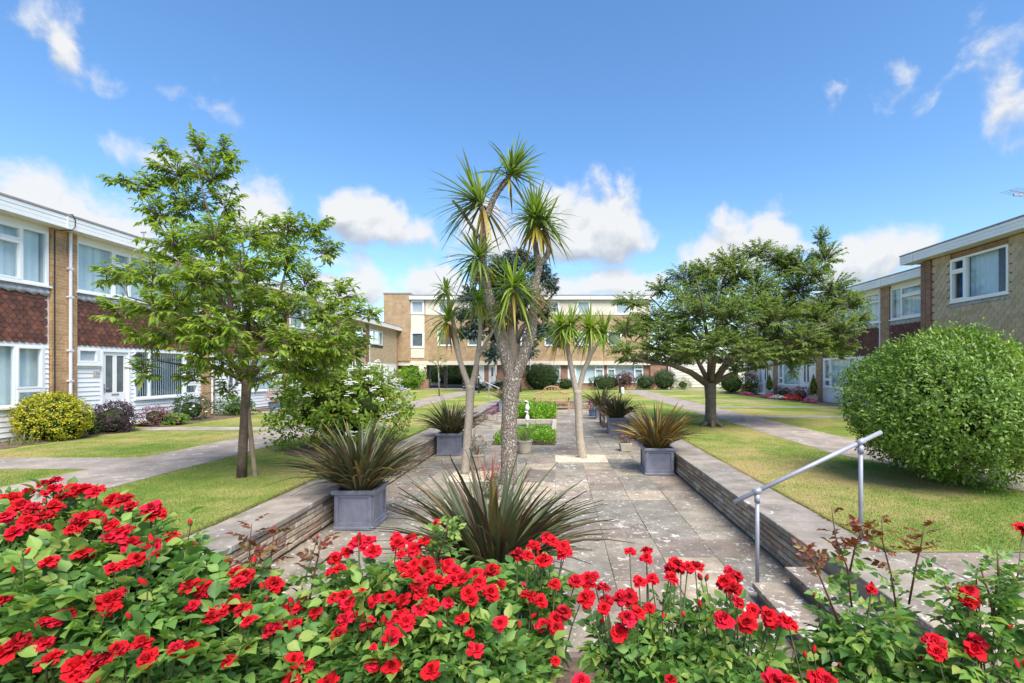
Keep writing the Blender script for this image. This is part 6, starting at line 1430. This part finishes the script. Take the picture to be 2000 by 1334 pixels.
# greenery behind the passage
bush('hedge', 'dark hedge behind the passage under the flats', (-10.5, 55, LAWN+.55), (4.5, 1.2, .7), 5200, .16, .08, M['lf_dark'], lump=.04, core=.86)
bush('tall_hedge', 'tall bright green conifer hedge seen through the passage', (bxx(882)*1.3, 57, LAWN+1.6), (1.3, 1.2, 2.0), 3600, .15, .06, M['lf_green'], lump=.06)
bush('tall_hedge', 'dense dark tree mass seen through the passage', (bxx(915)*1.3, 58, LAWN+1.8), (2.2, 1.4, 2.4), 4600, .18, .08, M['lf_green'], lump=.12)
bush('tall_hedge', 'green tree behind the passage beside the pinkish wall', (bxx(850)*1.32, 58.5, LAWN+1.6), (1.8, 1.4, 2.1), 4000, .18, .08, M['lf_dark'], lump=.12)
# bollard lamps
for px, Y, lab in ((935, 34.0, 'black bollard lamp by the white flowering shrubs'), (1211, 34.0, 'black bollard lamp on the lawn before the plum shrub')):
    x = (px-1089)/F*Y; root = thing('bollard_lamp', lab, 'lamp', (x, Y, LAWN)); MB().lathe(x, Y, [(.09, LAWN-.02), (.09, LAWN+.03), (.06, LAWN+.05), (.06, LAWN+1.05), (.075, LAWN+1.06)], 14).build('post', M['black'], root); MB().lathe(x, Y, [(.07, LAWN+1.06), (.07, LAWN+1.22)], 14).build('lens', M['frost_sky'], root); MB().lathe(x, Y, [(.085, LAWN+1.22), (.08, LAWN+1.28), (.02, LAWN+1.31)], 14).build('cap', M['black'], root)
c = at(1216, 762, 33.4); tag(MB().lathe(c[0], c[1], [(.11, LAWN), (.11, LAWN+.34), (.08, LAWN+.40), (.03, LAWN+.44)], 12).build('white_marker', M['white'], at0=(c[0], c[1], LAWN)), 'small white marker beside the bollard lamp', 'marker')

# =================================================================== GRASS BLADES on the near lawns
def blades(n, xr, excl):
    y = np.exp(rng.uniform(math.log(YP1+.02), math.log(24), n)); P = np.stack([rng.uniform(*xr, n), y, np.full(n, LAWN-.002)], 1)
    u = P[:, 0]/P[:, 1]; k = (u > -1.45) & (u < 1.3)
    for (a, b, c_, d_) in excl: k &= ~((P[:, 0] > a) & (P[:, 0] < b) & (P[:, 1] > c_) & (P[:, 1] < d_))
    k &= ~((P[:, 0]+4.45)**2+(P[:, 1]-9.75)**2 < .95)
    P = P[k]; n = len(P); D = nrm(rng.normal(size=(n, 3))*np.array([.55, .55, .1])+np.array([0, 0, 1.0])); h = (rng.uniform(.012, .034, n)*(1-.7*(P[:, 1]/24)))[:, None]; a = rng.uniform(0, 6.28, n); S = np.stack([np.cos(a), np.sin(a), np.zeros(n)], 1)*rng.uniform(.0022, .004, n)[:, None]
    V = np.stack([P-S, P+S, P+D*h], 1).reshape(-1, 3); return V, np.arange(n*3).reshape(-1, 3)
PE = [(-7.55, -5.98, 0, 99), (-13, -7.4, 7.7, 8.8), (-13, -7.4, 12.7, 13.6), (5.2, 6.8, 9.1, 99), (6.7, 13, 16.1, 17.0), (-13, -10.9, 6, 27)]
VF = [blades(470000, (-11.2, XOL-.01), PE), blades(430000, (XOR+.01, 10.5), PE)]
# longer tufts along the copings
e = []
for (x, s) in ((XOL, -1), (XOR, 1)):
    n = 9000; P = np.stack([x+s*np.abs(rng.normal(0, .025, n)), YP1+rng.uniform(0, 1, n)**1.6*16, np.full(n, LAWN-.002)], 1); D = nrm(rng.normal(size=(n, 3))*.5+np.array([-s*.5, 0, 1.0])); h = rng.uniform(.02, .055, n)[:, None]; S = np.tile([[.003, .003, 0]], (n, 1)); e.append((np.stack([P-S, P+S, P+D*h], 1).reshape(-1, 3), np.arange(n*3).reshape(-1, 3)))
g = build_np('grass', VF+e, M['blade'], None); g['label'] = 'short mown grass blades on both lawns'
# dry leaves in the corners of the sunken paving
n = 420; P = np.stack([np.where(rng.random(n) < .55, XIR-.02-np.abs(rng.normal(0, .07, n)), XIL+.02+np.abs(rng.normal(0, .05, n))), YS+rng.uniform(0, 1, n)**1.5*9, np.full(n, .008)], 1)
build_np('fallen_leaves', [leaf_np(P, nrm(rng.normal(size=(n, 3))*np.array([1, 1, .2])), nrm(rng.normal(size=(n, 3))*.3+np.array([0, 0, 1.0])), rng.uniform(.02, .05, n), rng.uniform(.01, .022, n))], M['dead'], None)
# moss in the joints
n = 1900; P = np.stack([XIL+cw*rng.integers(1, ncol, n)+rng.normal(0, .006, n), YN+rl*rng.integers(1, nrow, n)+rng.normal(0, .006, n), np.full(n, -.004)], 1)
half = rng.random(n) < .5; P[half, 0] += rng.uniform(-.3, .3, half.sum()); P[~half, 1] += rng.uniform(-.3, .3, (~half).sum()); keep = ~((P[:, 0] > PX0-.1) & (P[:, 0] < PX1+.1) & (P[:, 1] > PY0-.1) & (P[:, 1] < PY1+.1)); P = P[keep]; n = len(P)
build_np('joint_moss', [leaf_np(P, nrm(rng.normal(size=(n, 3))*np.array([1, 1, .3])), rdir(n, 1.5), rng.uniform(.012, .042, n), rng.uniform(.008, .018, n))], M['lf_olive'], None)
